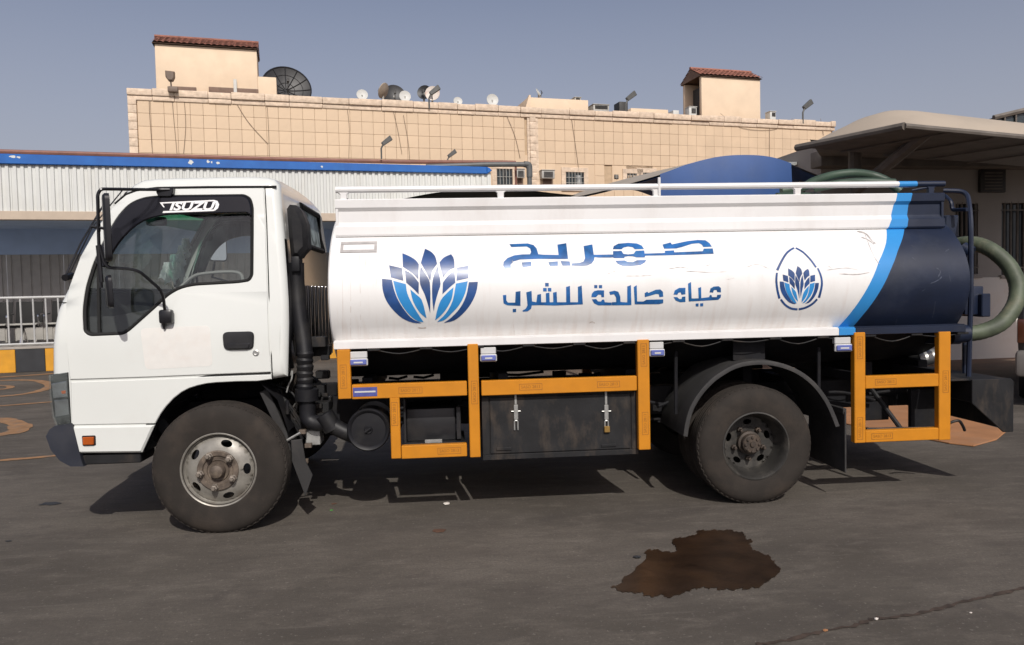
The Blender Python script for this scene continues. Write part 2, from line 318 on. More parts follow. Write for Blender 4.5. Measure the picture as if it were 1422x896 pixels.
def box(bm, a, b, bev=0.0, mi=0, m=None):
    t = bmesh.new(); bmesh.ops.create_cube(t, size=1)
    a, b = Vector(a), Vector(b); s = b - a
    for v in t.verts: v.co = Vector((v.co.x * s.x, v.co.y * s.y, v.co.z * s.z)) + (a + b) / 2
    if bev: bmesh.ops.bevel(t, geom=t.edges[:], offset=min(bev, min(abs(x) for x in s) * .45), segments=2 if bev > .008 else 1, profile=.5, affect='EDGES')
    merge(bm, t, mi, m)
def merge(bm, t, mi=0, m=None):
    if m is not None: t.transform(m)
    vm = {}
    for v in t.verts: vm[v] = bm.verts.new(v.co)
    for f in t.faces:
        try: nf = bm.faces.new([vm[v] for v in f.verts]); nf.material_index = mi if mi is not None else f.material_index
        except ValueError: pass
    t.free()
def tube(bm, pts, r, n=10, mi=0, cap=True, closed=False):
    pts = [Vector(p) for p in pts]; rings = []; N = len(pts)
    up = None
    for i, p in enumerate(pts):
        rr = r[i] if isinstance(r, (list, tuple)) else r
        a = pts[(i - 1) % N] if (closed or i > 0) else p; b = pts[(i + 1) % N] if (closed or i < N - 1) else p
        t = (b - a).normalized()
        if up is None: up = Vector((0, 0, 1)) if abs(t.z) < .9 else Vector((1, 0, 0))
        s = t.cross(up); s.normalize(); up = s.cross(t).normalized()
        rings.append([bm.verts.new(p + s * rr * math.cos(2 * math.pi * k / n) + up * rr * math.sin(2 * math.pi * k / n)) for k in range(n)])
    for i in range(N if closed else N - 1):
        A, B = rings[i], rings[(i + 1) % N]
        for k in range(n):
            f = bm.faces.new((A[k], A[(k + 1) % n], B[(k + 1) % n], B[k])); f.material_index = mi
    if cap and not closed:
        for q in (rings[0], rings[-1]):
            f = bm.faces.new(q); f.material_index = mi
def spline(pts, n=6):
    pts = [Vector(p) for p in pts]; out = []
    for i in range(len(pts) - 1):
        p0, p1, p2, p3 = pts[max(i - 1, 0)], pts[i], pts[i + 1], pts[min(i + 2, len(pts) - 1)]
        for k in range(n):
            t = k / n
            out.append(.5 * ((2 * p1) + (p2 - p0) * t + (2 * p0 - 5 * p1 + 4 * p2 - p3) * t * t + (3 * p1 - p0 - 3 * p2 + p3) * t ** 3))
    out.append(pts[-1]); return out
def round_path(pts, r, n=5):
    pts = [Vector(p) for p in pts]; out = [pts[0]]
    for i in range(1, len(pts) - 1):
        a, b, c = pts[i - 1], pts[i], pts[i + 1]
        d1 = (a - b); d2 = (c - b); rr = min(r, d1.length * .45, d2.length * .45)
        s = b + d1.normalized() * rr; e = b + d2.normalized() * rr
        for k in range(n + 1):
            t = k / n; out.append(s * (1 - t) ** 2 + b * 2 * t * (1 - t) + e * t * t)
    out.append(pts[-1]); return out
def lathe(bm, prof, c, n=48, mi=0, closed=True, mis=None):
    """prof: (radius, depth) pairs spun round the Y axis through c; depth goes towards +Y"""
    c = Vector(c); rings = []
    for (r, d) in prof:
        rings.append([bm.verts.new(c + Vector((r * math.cos(2 * math.pi * k / n), d, r * math.sin(2 * math.pi * k / n)))) for k in range(n)] if r > 1e-5 else [bm.verts.new(c + Vector((0, d, 0)))])
    for i in range(len(rings) - 1):
        A, B = rings[i], rings[i + 1]
        for k in range(n):
            k2 = (k + 1) % n
            if len(A) == 1 and len(B) == 1: continue
            if len(A) == 1: f = bm.faces.new((A[0], B[k], B[k2]))
            elif len(B) == 1: f = bm.faces.new((A[k], B[0], A[k2]))
            else: f = bm.faces.new((A[k], B[k], B[k2], A[k2]))
            f.material_index = mis[i] if mis else mi
def area2(p): return sum(p[i][0] * p[(i + 1) % len(p)][1] - p[(i + 1) % len(p)][0] * p[i][1] for i in range(len(p)))
def inset(poly, d):
    """move a 2-D outline inwards by d"""
    p = [Vector(q[:2]) for q in poly]; s = 1 if area2(p) > 0 else -1; out = []; N = len(p)
    for i in range(N):
        a, b, c = p[i - 1], p[i], p[(i + 1) % N]
        e1 = (b - a).normalized(); e2 = (c - b).normalized()
        n1 = Vector((-e1.y, e1.x)) * s; n2 = Vector((-e2.y, e2.x)) * s
        k = n1 + n2
        if k.length < 1e-4: out.append(b + n1 * d); continue
        k.normalize(); out.append(b + k * d / max(.45, k.dot(n1)))
    return out
def rounded(poly, r, n=4):
    p = [Vector((q[0], q[1], 0)) for q in poly]; out = []; N = len(p)
    for i in range(N):
        a, b, c = p[i - 1], p[i], p[(i + 1) % N]; d1, d2 = a - b, c - b; rr = min(r, d1.length * .45, d2.length * .45)
        s, e = b + d1.normalized() * rr, b + d2.normalized() * rr
        for k in range(n + 1):
            t = k / n; q = s * (1 - t) ** 2 + b * 2 * t * (1 - t) + e * t * t; out.append((q.x, q.y))
    return out
def fill(bm, loops, f3, mi=0, cuts=None):
    """fill a 2-D outline with holes; f3 maps (x, z) to 3-D; cuts = (xs, zs) lines at which to split it first"""
    loops = [[Vector((q[0], q[1], 0)) for q in L] for L in loops]
    flat = [v for L in loops for v in L]; tris = tessellate_polygon(loops)
    t = bmesh.new(); vs = [t.verts.new(v) for v in flat]
    for a in tris:
        try: t.faces.new([vs[i] for i in a])
        except ValueError: pass
    if cuts:
        for x in cuts[0]: bmesh.ops.bisect_plane(t, geom=t.verts[:] + t.edges[:] + t.faces[:], plane_co=(x, 0, 0), plane_no=(1, 0, 0), dist=1e-5)
        for z in cuts[1]: bmesh.ops.bisect_plane(t, geom=t.verts[:] + t.edges[:] + t.faces[:], plane_co=(0, z, 0), plane_no=(0, 1, 0), dist=1e-5)
    for v in t.verts: v.co = f3(v.co.x, v.co.y)
    merge(bm, t, mi)
def subdivide_loop(L, step):
    out = []
    for i in range(len(L)):
        a, b = Vector(L[i][:2]), Vector(L[(i + 1) % len(L)][:2]); n = max(1, int((b - a).length / step))
        for k in range(n): q = a.lerp(b, k / n); out.append((q.x, q.y))
    return out
def prism(bm, poly, y0, y1, bev=0.0, holes=(), mi=0, warp=None, cuts=None, back=True):
    """solid from an (x, z) outline between two depths, near edges chamfered by bev"""
    W = warp or (lambda x, y, z: Vector((x, y, z))); s = 1 if y1 > y0 else -1
    P = [tuple(q[:2]) for q in poly]; Pin = inset(P, bev) if bev else P
    H = [[tuple(q[:2]) for q in h] for h in holes]; Hout = [inset(h, -bev) if bev else h for h in H]
    fill(bm, [Pin] + Hout, lambda x, z: W(x, y0, z), mi, cuts)
    if back: fill(bm, [P] + H, lambda x, z: W(x, y1, z), mi, cuts)
    for L, Li in [(P, Pin)] + list(zip(H, Hout)):
        levels = ([(Li, y0)] if bev else []) + [(L, y0 + s * bev), (L, y1)]
        for (a, ya), (b, yb) in zip(levels, levels[1:]):
            N = len(L)
            for i in range(N):
                j = (i + 1) % N
                q = [bm.verts.new(W(a[i][0], ya, a[i][1])), bm.verts.new(W(a[j][0], ya, a[j][1])), bm.verts.new(W(b[j][0], yb, b[j][1])), bm.verts.new(W(b[i][0], yb, b[i][1]))]
                try: f = bm.faces.new(q); f.material_index = mi
                except ValueError: pass
def copy_tree(o, parent=None, mirror=None):
    c = o.copy(); col.objects.link(c); c.parent = parent
    for ch in o.children: copy_tree(ch, c)
    return c
def text_bm(s, size, shear=0.0, xs=1.0, bold=0.0):
    cu = bpy.data.curves.new('lettering', 'FONT'); cu.body = s; cu.size = size; cu.shear = shear; cu.align_x = 'CENTER'; cu.align_y = 'CENTER'; cu.offset = bold
    cu.resolution_u = 3
    o = bpy.data.objects.new('lettering', cu); col.objects.link(o)
    dg = bpy.context.evaluated_depsgraph_get(); me = bpy.data.meshes.new_from_object(o.evaluated_get(dg))
    t = bmesh.new(); t.from_mesh(me); bpy.data.objects.remove(o); bpy.data.curves.remove(cu); bpy.data.meshes.remove(me)
    for v in t.verts: v.co.x *= xs
    return t

# ================================================================== ground
g = NB()
xs = [-400, -60, -20, -8, -4, 0, 4, 8, 20, 60, 400]; ys = [-60, -12, -5, -2, 0, 3, 8, 16, 40, 120, 700]
gv = [[g.verts.new((x, y, 0)) for x in xs] for y in ys]
for j in range(len(ys) - 1):
    for i in range(len(xs) - 1): g.faces.new((gv[j][i], gv[j][i + 1], gv[j + 1][i + 1], gv[j + 1][i]))
tag(link('ground', g, 'ground', smooth=0), kind='structure')

# ================================================================== the tanker truck
truck = empty('tanker_truck', (0.6, 1.0, 0))
tag(truck, 'white and navy water tanker truck with lotus emblem and orange side guards', 'tanker truck')
YC = 1.0                                                       # centre line of the truck

def pbox(b, px0, py0, px1, py1, Y0, Y1, bev=.005, mi=0):
    a, c = onY(px0, py0, Y0), onY(px1, py1, Y0); box(b, (a.x, Y0, c.z), (c.x, Y1, a.z), bev, mi)
# ---------------------------------------------------------------- wheels
def arc(c, r0, r1, n=6): return [(c[0] + r1 * math.cos(a), c[1] + r1 * math.sin(a)) for a in r0]
def tyre_bm(c, w=.205, Rr=.40, rim=.225, flip=1):
    bm = NB(); h = w
    prof = [(rim - .01, .012), (rim + .004, .004), (rim + .02, .0), (.27, -.006 + .004), (.315, -.006), (.352, .0), (.372, .010), (.383, .020), (.3905, .034)]
    # tread with four grooves
    gx = [.056, .090, .118, .152]
    prof += [(.397, .036)]
    for q in gx: prof += [(.400, q - .006), (.391, q - .004), (.391, q + .004), (.400, q + .006)]
    prof += [(.397, h - .036), (.3905, h - .034), (.383, h - .020), (.352, h), (.29, h), (rim, h - .004)]
    prof = [(r * Rr / .40 if r > rim + .03 else r, d * flip) for r, d in prof]
    lathe(bm, prof, c, 72)
    # shoulder lugs
    for k in range(60):
        a = 2 * math.pi * k / 60
        for d0, d1 in ((.026, .050), (h - .050, h - .026)):
            mm = Matrix.Translation(Vector(c)) @ Matrix.Rotation(-a, 4, 'Y')
            box(bm, (Rr - .022, min(d0 * flip, d1 * flip), -.012), (Rr - .006, max(d0 * flip, d1 * flip), .013), .002, m=mm)
    return bm
FWX, RWX = -1.424, 2.048
FW = Vector((FWX, -.075, .395)); RW = Vector((RWX, .0, .395))
def dish_disc(bm, c, r0, r1, yfun, nh, hr, hrad, ang0, hel=(.035, .021), flip=1, thick=.008):
    outer = [(r1 * math.cos(2 * math.pi * k / 48), r1 * math.sin(2 * math.pi * k / 48)) for k in range(48)]
    inner = [(r0 * math.cos(2 * math.pi * k / 36), r0 * math.sin(2 * math.pi * k / 36)) for k in range(36)]
    holes = []
    for k in range(nh):
        a = ang0 + 2 * math.pi * k / nh; ca, sa = math.cos(a), math.sin(a)
        holes.append([(hrad * ca - sa * hel[0] * math.cos(t) + ca * hel[1] * math.sin(t), hrad * sa + ca * hel[0] * math.cos(t) + sa * hel[1] * math.sin(t)) for t in [2 * math.pi * i / 16 for i in range(16)]])
    c = Vector(c)
    def W(x, y, z): return c + Vector((x, flip * (yfun(math.hypot(x, z)) + y), z))
    g_ = [-.18 + .03 * k for k in range(13)]; prism(bm, outer, 0, thick, 0, [inner] + holes, warp=W, cuts=(g_, g_))
def front_wheel(cy, flip, vis=True):
    c = Vector((FWX, cy, .402))
    w = link('wheel', tyre_bm(c, Rr=.412, flip=flip), 'tyre', truck)
    rb = NB()
    lathe(rb, [(.226, .026), (.232, .012), (.233, .004), (.228, -.001), (.222, .002), (.218, .014), (.212, .030), (.205, .036), (.204, .18), (.226, .19)] if flip > 0 else [(.226, -.026), (.233, -.004), (.228, .001), (.218, -.014), (.205, -.036), (.204, -.18)], c, 64)
    yf = lambda r: .034 - .040 * (1 - max(0, min(1, (r - .10) / .105)) ** 2.2)
    dish_disc(rb, c, .095, .2055, yf, 5, None, .170, R(72), flip=flip)
    link('rim', rb, 'wheel', w)
    hb = NB()
    lathe(hb, [(.125, .004 * flip), (.125, -.012 * flip), (.120, -.016 * flip), (.094, -.014 * flip), (.088, -.004 * flip), (.070, -.002 * flip), (.066, -.008 * flip), (.062, -.002 * flip), (.046, .002 * flip), (.044, -.034 * flip), (.038, -.048 * flip), (.022, -.056 * flip), (0, -.058 * flip)], c, 40)
    link('hub', hb, 'hub', w)
    for k in range(5):
        a = R(36 + 72 * k + 8); nb = NB(); p = c + Vector((.105 * math.cos(a), 0, .105 * math.sin(a)))
        lathe(nb, [(.024, -.012 * flip), (.024, -.024 * flip), (.020, -.025 * flip), (.020, -.046 * flip), (.012, -.050 * flip), (.010, -.062 * flip), (0, -.063 * flip)], p, 6)
        link('wheel_nut', nb, 'nut', w, smooth=20)
front_wheel(-.085, 1); front_wheel(2.085, -1)
def rear_wheel(cy, flip):
    c = Vector((RWX, cy, .395))
    w = link('wheel', tyre_bm(c, w=.21, rim=.222, flip=flip), 'tyre', truck)
    rb = NB(); f = flip
    lathe(rb, [(.222, .022 * f), (.231, .008 * f), (.231, .0), (.222, -.002 * f), (.214, .008 * f), (.206, .03 * f), (.202, .055 * f), (.193, .105 * f), (.178, .138 * f)], c, 64)
    dish_disc(rb, c, .07, .179, lambda r: .138 + .012 * (1 - r / .18), 5, None, .142, R(20), hel=(.030, .019), flip=f)
    link('rim', rb, 'rearwheel', w)
    hb = NB()
    lathe(hb, [(.080, .145 * f), (.080, .11 * f), (.066, .105 * f), (.064, .070 * f), (.056, .062 * f), (.020, .060 * f), (.016, .050 * f), (0, .048 * f)], c, 36)
    for k in range(8):
        a = 2 * math.pi * k / 8
        lathe(hb, [(.009, .064 * f), (.009, .052 * f), (0, .050 * f)], c + Vector((.047 * math.cos(a), 0, .047 * math.sin(a))), 6)
    link('hub', hb, 'rearhub', w)
    for k in range(5):
        a = R(52 + 72 * k); nb = NB(); p = c + Vector((.108 * math.cos(a), 0, .108 * math.sin(a)))
        lathe(nb, [(.020, .140 * f), (.018, .118 * f), (.012, .116 * f), (.010, .092 * f), (0, .090 * f)], p, 6)
        link('wheel_nut', nb, 'rearhub', w, smooth=20)
    c2 = c + Vector((0, .265 * f, 0))
    w2 = link('wheel', tyre_bm(c2, w=.21, rim=.222, flip=flip), 'tyre', truck, label='inner tyre of the rear twin pair')
    r2 = NB(); lathe(r2, [(.222, .02 * f), (.2, .03 * f), (.18, .06 * f), (.0, .062 * f)], c2, 32); link('rim', r2, 'rearwheel', w2)
rear_wheel(0.0, 1); rear_wheel(2.0, -1)

# ---------------------------------------------------------------- cab
def tum(z): return 0.0 if z < 1.22 else .155 * ((z - 1.22) / .98) ** 1.25
def CP(px, py, yn=0.0):
    Y = yn
    for _ in range(5): p = onY(px, py, Y); Y = YC - (YC - yn) * (1 - tum(p.z))
    return (p.x, p.z)
def CW(x, y, z): return Vector((x, YC - (YC - y) * (1 - tum(z)), z))
def CWF(x, y, z): return Vector((x, YC + (YC - y) * (1 - tum(z)), z))          # far side
ZC = [1.22, 1.3, 1.4, 1.5, 1.6, 1.7, 1.8, 1.9, 2.0, 2.1]
prof_px = [(99, 630), (84, 630), (76, 592), (70.5, 560), (69.5, 519), (69.5, 480), (72, 455), (76.5, 433), (83, 417.5), (90.6, 402), (103, 377), (113.6, 356), (131.4, 324), (147.5, 301), (160, 283), (172, 267), (184, 255.5), (197.5, 249), (215, 247.3), (238, 246.5), (300, 245), (350, 244.5), (370, 245.5), (380, 248.5), (386.5, 256), (388.5, 268), (394, 331), (394.5, 337), (398, 385), (400, 417), (400.5, 449), (399.5, 500), (399, 524), (377, 527.5), (358, 529), (330, 529.6), (300, 531), (287, 532.4), (275, 535), (263, 539), (253, 544), (241.5, 553), (231, 564), (223, 575), (215.6, 589), (208.5, 604), (203, 617), (198, 630)]
prof = [CP(*p) for p in prof_px]
win_px = [(117, 461), (115.6, 430), (120, 399), (131, 364), (144, 336), (153, 319), (166, 298), (181, 282.5), (200, 274.5), (225, 272), (340, 270.5), (349, 275.5), (352.5, 288), (352, 383), (347, 391), (331, 393.5), (269, 397), (250, 401.5), (234, 411), (222, 423), (181, 459.5), (172, 465), (125, 467)]
win = rounded([CP(*p) for p in win_px], .05, 4)
NP = len(prof)
stations = [(0.0, .050), (.006, .030), (.018, .014), (.036, .003), (.06, 0), (.12, -.012), (.30, -.045), (.78, -.070), (1.0, -.075), (1.38, -.068), (1.70, -.045), (1.88, -.012), (1.94, 0), (1.964, .003), (1.982, .014), (1.994, .030), (2.0, .050)]
def ring_at(d):
    if d >= 0: return inset(prof, d) if d else [Vector(p) for p in prof]
    out = []
    for i, p in enumerate(prof):
        b = 1.0 if i < 17 else 0.0                              # the front face and windscreen bow outwards towards the middle
        top = .35 if 17 <= i <= 23 else 0.0                     # the roof is crowned
        out.append(Vector((p[0] + d * b, p[1] - d * top)))
    return out
shell = NB(); rings = []
for yn, d in stations: rings.append([shell.verts.new(CW(p.x, yn, p.y)) for p in ring_at(d)])
i_w0, i_w1 = 9, 15                                              # windscreen rows
i_r0, i_r1 = 25, 26                                             # rear window rows
for s in range(len(stations) - 1):
    ya, yb = stations[s][0], stations[s + 1][0]
    for i in range(NP):
        j = (i + 1) % NP
        if i_w0 <= i < i_w1 and ya >= .06 - 1e-6 and yb <= 1.94 + 1e-6: continue
        if i_r0 <= i < i_r1 and ya >= .78 - 1e-6 and yb <= 1.70 + 1e-6: continue
        f = shell.faces.new((rings[s][i], rings[s][j], rings[s + 1][j], rings[s + 1][i]))
        f.material_index = 1 if (26 <= i <= 32 and .036 - 1e-6 <= ya and yb <= 1.964 + 1e-6) or 33 <= i <= 46 else 0
for W, y in ((CW, 0.0), (CWF, 0.0)):
    fill(shell, [inset(prof, .05), win], lambda x, z: W(x, y, z), 0, ([], ZC))
cab = link('cab', shell, ['cab', 'rearpanel'], truck, smooth=40)
# pressed ribs on the dark lower half of the cab's rear wall
rb = NB(); xr = CP(398.5, 400)[0] + .004
for k in range(9):
    y = .34 + k * .165; box(rb, (xr - .01, y, 1.06), (xr + .022, y + .07, 1.54), .01)
link('rear_rib', rb, 'rearpanel', cab)
# dark inner lining with the same openings
lin = NB()
for W in (CW, CWF): fill(lin, [inset(prof, .07), inset(win, -.004)], lambda x, z: W(x, .035, z), 0, ([], ZC))
def lining(i0, i1, ya, yb):
    ro = inset(prof, .045)
    for i in range(i0, i1):
        a, b = ro[i], ro[i + 1]
        lin.faces.new([lin.verts.new(v) for v in (CW(a.x, ya, a.y), CW(b.x, ya, b.y), CW(b.x, yb, b.y), CW(a.x, yb, a.y))])
lining(16, 25, .04, 1.96); lining(27, 33, .04, 1.96); lining(0, 9, .04, 1.96)
lining(26, 27, .78, 1.70); lining(25, 27, .04, .78); lining(25, 27, 1.70, 1.96)
fl0, fl1 = CP(99, 527), CP(398, 527); 
fx = [lin.verts.new(v) for v in ((fl0[0] + .06, .04, .93), (fl1[0] - .05, .04, 1.0), (fl1[0] - .05, 1.96, 1.0), (fl0[0] + .06, 1.96, .93))]; lin.faces.new(fx)
link('cab_lining', lin, 'interior', cab)
# windscreen, with its green sun band and black surround
def screen_pt(i, t, yn, off=0.0):
    a = [None, None]
    lo = [s for s in stations if s[0] <= yn + 1e-6][-1]; hi = [s for s in stations if s[0] >= yn - 1e-6][0]
    u = 0 if hi[0] == lo[0] else (yn - lo[0]) / (hi[0] - lo[0]); d = lo[1] * (1 - u) + hi[1] * u
    r_ = ring_at(0) if d >= 0 else ring_at(d)
    p = r_[i].lerp(r_[i + 1], t) if i + 1 < len(r_) else r_[i]
    return CW(p.x + off, yn, p.y)
ws = NB(); rows = [(i, t) for i in range(i_w0, i_w1) for t in (0, .5)] + [(i_w1, 0)]
ysn = [.06, .12, .21, .30, .46, .62, .81, 1.0, 1.19, 1.38, 1.54, 1.70, 1.79, 1.88, 1.94]
vv = [[ws.verts.new(screen_pt(i, t, y, .006)) for y in ysn] for i, t in rows]
for a in range(len(rows) - 1):
    for b in range(len(ysn) - 1):
        f = ws.faces.new((vv[a][b], vv[a][b + 1], vv[a + 1][b + 1], vv[a + 1][b])); f.material_index = 1 if a >= len(rows) - 4 else 0
link('windscreen', ws, ['windscreen', 'greenband'], cab)
rs = NB()
tube(rs, [screen_pt(i, t, .065) for i, t in rows] + [screen_pt(i_w1, 0, y) for y in ysn[1:-1]] + [screen_pt(i, t, 1.935) for i, t in reversed(rows)] + [screen_pt(i_w0, 0, y) for y in reversed(ysn[1:-1])], .014, 6, closed=True)
link('windscreen_seal', rs, 'rubber', cab)
# rear window
rw = NB(); r0 = ring_at(0); q = []
for i, y in ((i_r0, .78), (i_r0, 1.70), (i_r1, 1.70), (i_r1, .78)): q.append(CW(r0[i].x - .012, y, r0[i].y))
rw.faces.new([rw.verts.new(v) for v in q]); rwin = link('rear_window', rw, 'reflhaze', cab, smooth=0)
rw = NB(); tube(rw, [v + Vector((.012, 0, 0)) for v in q], .022, 6, closed=True); link('window_seal', rw, 'rubber', cab)

# side panels: door, lower wing; both sides
doorO = [(98, 527), (95, 500), (93, 421), (97, 399), (112.5, 357), (131, 324), (147, 300.5), (162, 282.5), (176, 271), (190, 266), (219, 263), (290, 262), (366.5, 261.5), (369, 310), (372, 405), (376, 500), (377, 516.5), (290, 520), (206, 523.5)]
wingU = [(99, 530.5), (206, 526.8), (290, 523.2), (377, 520), (377.5, 526.5), (358, 529.2), (330, 529.7), (300, 531.2), (287, 532.6), (275, 535.2), (263, 539), (253, 544.2), (241.5, 553), (231, 564.2), (223, 575), (216, 588), (100, 590)]
wingL = [(100, 592), (215.5, 590), (209, 604), (203, 617), (198, 628), (107, 629), (103, 612)]
def side_panels(W, far):
    d = NB(); D = [CP(*p) for p in doorO]
    prism(d, D, -.010, .012, .004, [win], warp=W, cuts=([], ZC), back=False)
    door = link('door', d, 'cab', truck)
    u = NB()
    prism(u, [CP(*p) for p in wingU], -.008, .012, .004, warp=W, back=False)
    Lp = [CP(*p) for p in wingL]
    prism(u, Lp, -.016, .012, .011, warp=W, back=False)
    wing = link('front_wing', u, 'cab', truck)
    # rubber round the opening, and the glass
    s = NB(); tube(s, [W(x, .000, z) for x, z in subdivide_loop(inset(win, .008), .12)], .013, 6, closed=True); link('window_seal', s, 'rubber', door)
    gl = NB(); fill(gl, [inset(win, .01)], lambda x, z: W(x, .016, z), 0, ([], ZC)); link('window_pane', gl, 'window', door)
    # division bar and dark quarter light of the drop window
    b = NB()
    prism(b, [CP(*p) for p in [(134, 358), (137.5, 350), (139, 464), (135, 464)]], .004, .022, 0, warp=W, cuts=([], ZC)); link('window_bar', b, 'rubber', door)
    # smoked wind deflector over the glass
    v = NB(); vo = [(132, 364), (145, 337), (154, 320), (167, 299), (182, 284), (201, 276), (226, 273.6), (339, 272), (347, 276.5), (350.5, 288), (350.5, 302), (345, 296), (300, 297), (232, 299), (205, 305), (186, 317), (170, 334), (158, 352), (148, 374)]
    prism(v, rounded([CP(*p) for p in vo], .05, 4), -.030, -.012, .007, warp=W, cuts=([], ZC)); vis = link('wind_deflector', v, 'visor', door)
    # inner trim and curtain
    t = NB(); ti = [(117, 466), (118, 440), (150, 440), (215, 428), (240, 410), (268, 400), (351, 395), (372, 405), (376, 516), (98, 524)]
    prism(t, [CP(*p) for p in ti], .05, .075, 0, warp=W); link('door_trim', t, 'interior', door)
    h = NB(); tube(h, spline([W(*q) for q in [(CP(236, 409)[0], .07, CP(236, 409)[1]), (CP(255, 393)[0], .085, CP(255, 389)[1]), (CP(275, 383)[0], .085, CP(275, 380)[1]), (CP(325, 378)[0], .085, CP(325, 378)[1]), (CP(334, 390)[0], .07, CP(334, 394)[1])]], 5), .011, 8)
    link('grab_handle', h, 'greytrim', door)
    if far:
        cu = NB(); xs_ = [CP(332, 300)[0], CP(374, 300)[0]]; n = 26
        zt, zb = CP(330, 282)[1], CP(330, 402)[1]
        top = [cu.verts.new(W(xs_[0] - .12 + (xs_[1] - xs_[0] + .12) * k / n, .11 + .018 * math.sin(k * 2.1), zt)) for k in range(n + 1)]
        bot = [cu.verts.new(W(xs_[0] + .07 + (xs_[1] - xs_[0] - .07) * k / n, .11 + .018 * math.sin(k * 2.1), zb)) for k in range(n + 1)]
        for k in range(n): cu.faces.new((top[k], top[k + 1], bot[k + 1], bot[k]))
        link('curtain', cu, 'interior', door)
    return door, wing, vis
door, wing, vis = side_panels(CW, False)
door2, wing2, vis2 = side_panels(CWF, True)
# drip rail over the door
for W in (CW, CWF):
    dr = NB(); tube(dr, [W(CP(*p)[0], -.004, CP(*p)[1]) for p in [(160, 283.5), (175, 270.5), (190, 264.8), (219, 261.2), (290, 260), (366, 259.6), (384, 259.4)]], .008, 6); link('drip_rail', dr, 'rubber', cab)
# seam behind the door, hood seam
sm = NB(); tube(sm, [CW(CP(*p)[0], -.001, CP(*p)[1]) for p in [(368, 262), (370.5, 310), (373.5, 405), (377.3, 500), (378.4, 526)]], .0035, 5); link('body_seam', sm, 'rubber', cab)
sm = NB(); tube(sm, [CW(CP(*p)[0], .003, CP(*p)[1]) for p in [(81.5, 420), (85, 420.2), (89, 420.4), (93, 420.6)]], .003, 5)
link('body_seam', sm, 'rubber', cab)
# handle, lock, repeater lamp, faded patch
def cpY(px, py, yn): p = CP(px, py); return CW(p[0], yn, p[1])
h = NB(); ho = rounded([CP(*p) for p in [(310, 461), (354, 460), (353, 485), (312, 486)]], .035, 5)
prism(h, ho, -.026, .0, .007, warp=CW); prism(h, rounded([CP(*p) for p in [(316, 477), (349, 476), (347, 484), (318, 484.5)]], .02), -.034, -.02, .005, warp=CW)
link('handle', h, 'black', door)
h = NB(); k0 = cpY(356, 490, -.010); lathe(h, [(.020, .004), (.020, -.003), (.013, -.006), (.008, -.004), (0, -.004)], k0, 20); link('lock', h, 'steel', door)
h = NB(); prism(h, rounded([CP(*p) for p in [(196, 456), (292, 452), (296, 508), (203, 513)]], .03, 3), -.0108, -.009, 0, warp=CW, cuts=([], ZC)); link('faded_patch', h, 'faded', door)
h = NB(); prism(h, rounded([CP(*p) for p in [(115.5, 604.5), (134.5, 604), (135, 618), (116.5, 618.5)]], .008, 3), -.021, -.012, .003, warp=CW); sl = link('side_lamp', h, 'rubber', wing)
h = NB(); prism(h, rounded([CP(*p) for p in [(117.5, 606), (133, 605.6), (133.2, 616.5), (118, 617)]], .006, 3), -.034, -.018, .004, warp=CW); link('lens', h, 'amber', wing)
# small round plugs on the roof edge
h = NB()
for px, py in ((220, 251.5), (225, 251.8), (231, 251)):
    p = CP(px, py); lathe(h, [(.009, .002), (.009, -.003), (0, -.004)], CW(p[0], .035, p[1]), 12)
link('roof_plug', h, 'rubber', cab)
# sill step under the wing
h = NB(); a, b = onY(109, 632, .03), onY(197, 642, .03); box(h, (a.x, .015, b.z), (b.x, .25, a.z), .006); link('sill_step', h, 'boxsteel', truck)
h = NB(); box(h, (a.x, 1.75, b.z), (b.x, 1.985, a.z), .006); link('sill_step', h, 'boxsteel', truck)
# bumper: swept round the front from side to side
bp = [(62, 606), (67, 597), (74, 592), (99, 588), (101, 592), (113, 640), (116, 648), (97, 648), (82, 640), (69, 625)]
P0 = [onY(*p, -.02) for p in bp]; bm = NB(); ringsB = []
for yn, sx in [(-.02, .16), (-.012, .09), (.03, .03), (.10, -.01), (.4, -.05), (1.0, -.07), (1.6, -.05), (1.9, -.01), (1.97, .03), (2.012, .09), (2.02, .16)]:
    xmin = min(p.x for p in P0); xmax = max(p.x for p in P0)
    ringsB.append([bm.verts.new((p.x + max(sx, 0) * .04 * (1 - (p.x - xmin) / (xmax - xmin)) + min(sx, 0), yn, p.z)) for p in P0])
for A, B in zip(ringsB, ringsB[1:]):
    for k in range(len(bp)): bm.faces.new((A[k], A[(k + 1) % len(bp)], B[(k + 1) % len(bp)], B[k]))
bm.faces.new(ringsB[0]); bm.faces.new(ringsB[-1])
link('bumper', bm, 'bumper', truck, smooth=50)
# headlights
hl = [(69.8, 520.5), (95.5, 516.5), (97, 540), (99.5, 588), (80, 591), (75, 578), (70.8, 548)]
for W in (CW, CWF):
    H = [CP(*p) for p in hl]
    h = NB(); prism(h, H, -.004, .10, .006, warp=W); lamp = link('headlight', h, 'rubber', truck)
    h = NB(); prism(h, [CP(*p) for p in [(72, 533), (93, 529), (94.5, 551), (75, 553)]], -.010, .0, .003, warp=W); link('reflector', h, 'chromelamp', lamp); h = NB()
    prism(h, [CP(*p) for p in [(76, 556), (95, 554), (96.5, 576), (78, 579)]], -.010, .0, .003, warp=W); link('reflector', h, 'chromelamp', lamp)
    h = NB(); prism(h, [CP(*p) for p in [(86, 543), (92, 542), (92.5, 546.5), (87, 547)]], -.012, .0, .002, warp=W); link('indicator_bulb', h, 'amber', lamp)
    h = NB(); prism(h, [CP(*p) for p in hl], -.022, -.020, .004, warp=W, back=False); link('lens', h, 'lens', lamp)
# front grille slot and lamps of the face nobody sees squarely
h = NB(); xg = prof[5][0] - .075; box(h, (xg - .012, .45, .98), (xg + .03, 1.55, 1.08), .008); link('front_grille', h, 'black', truck)
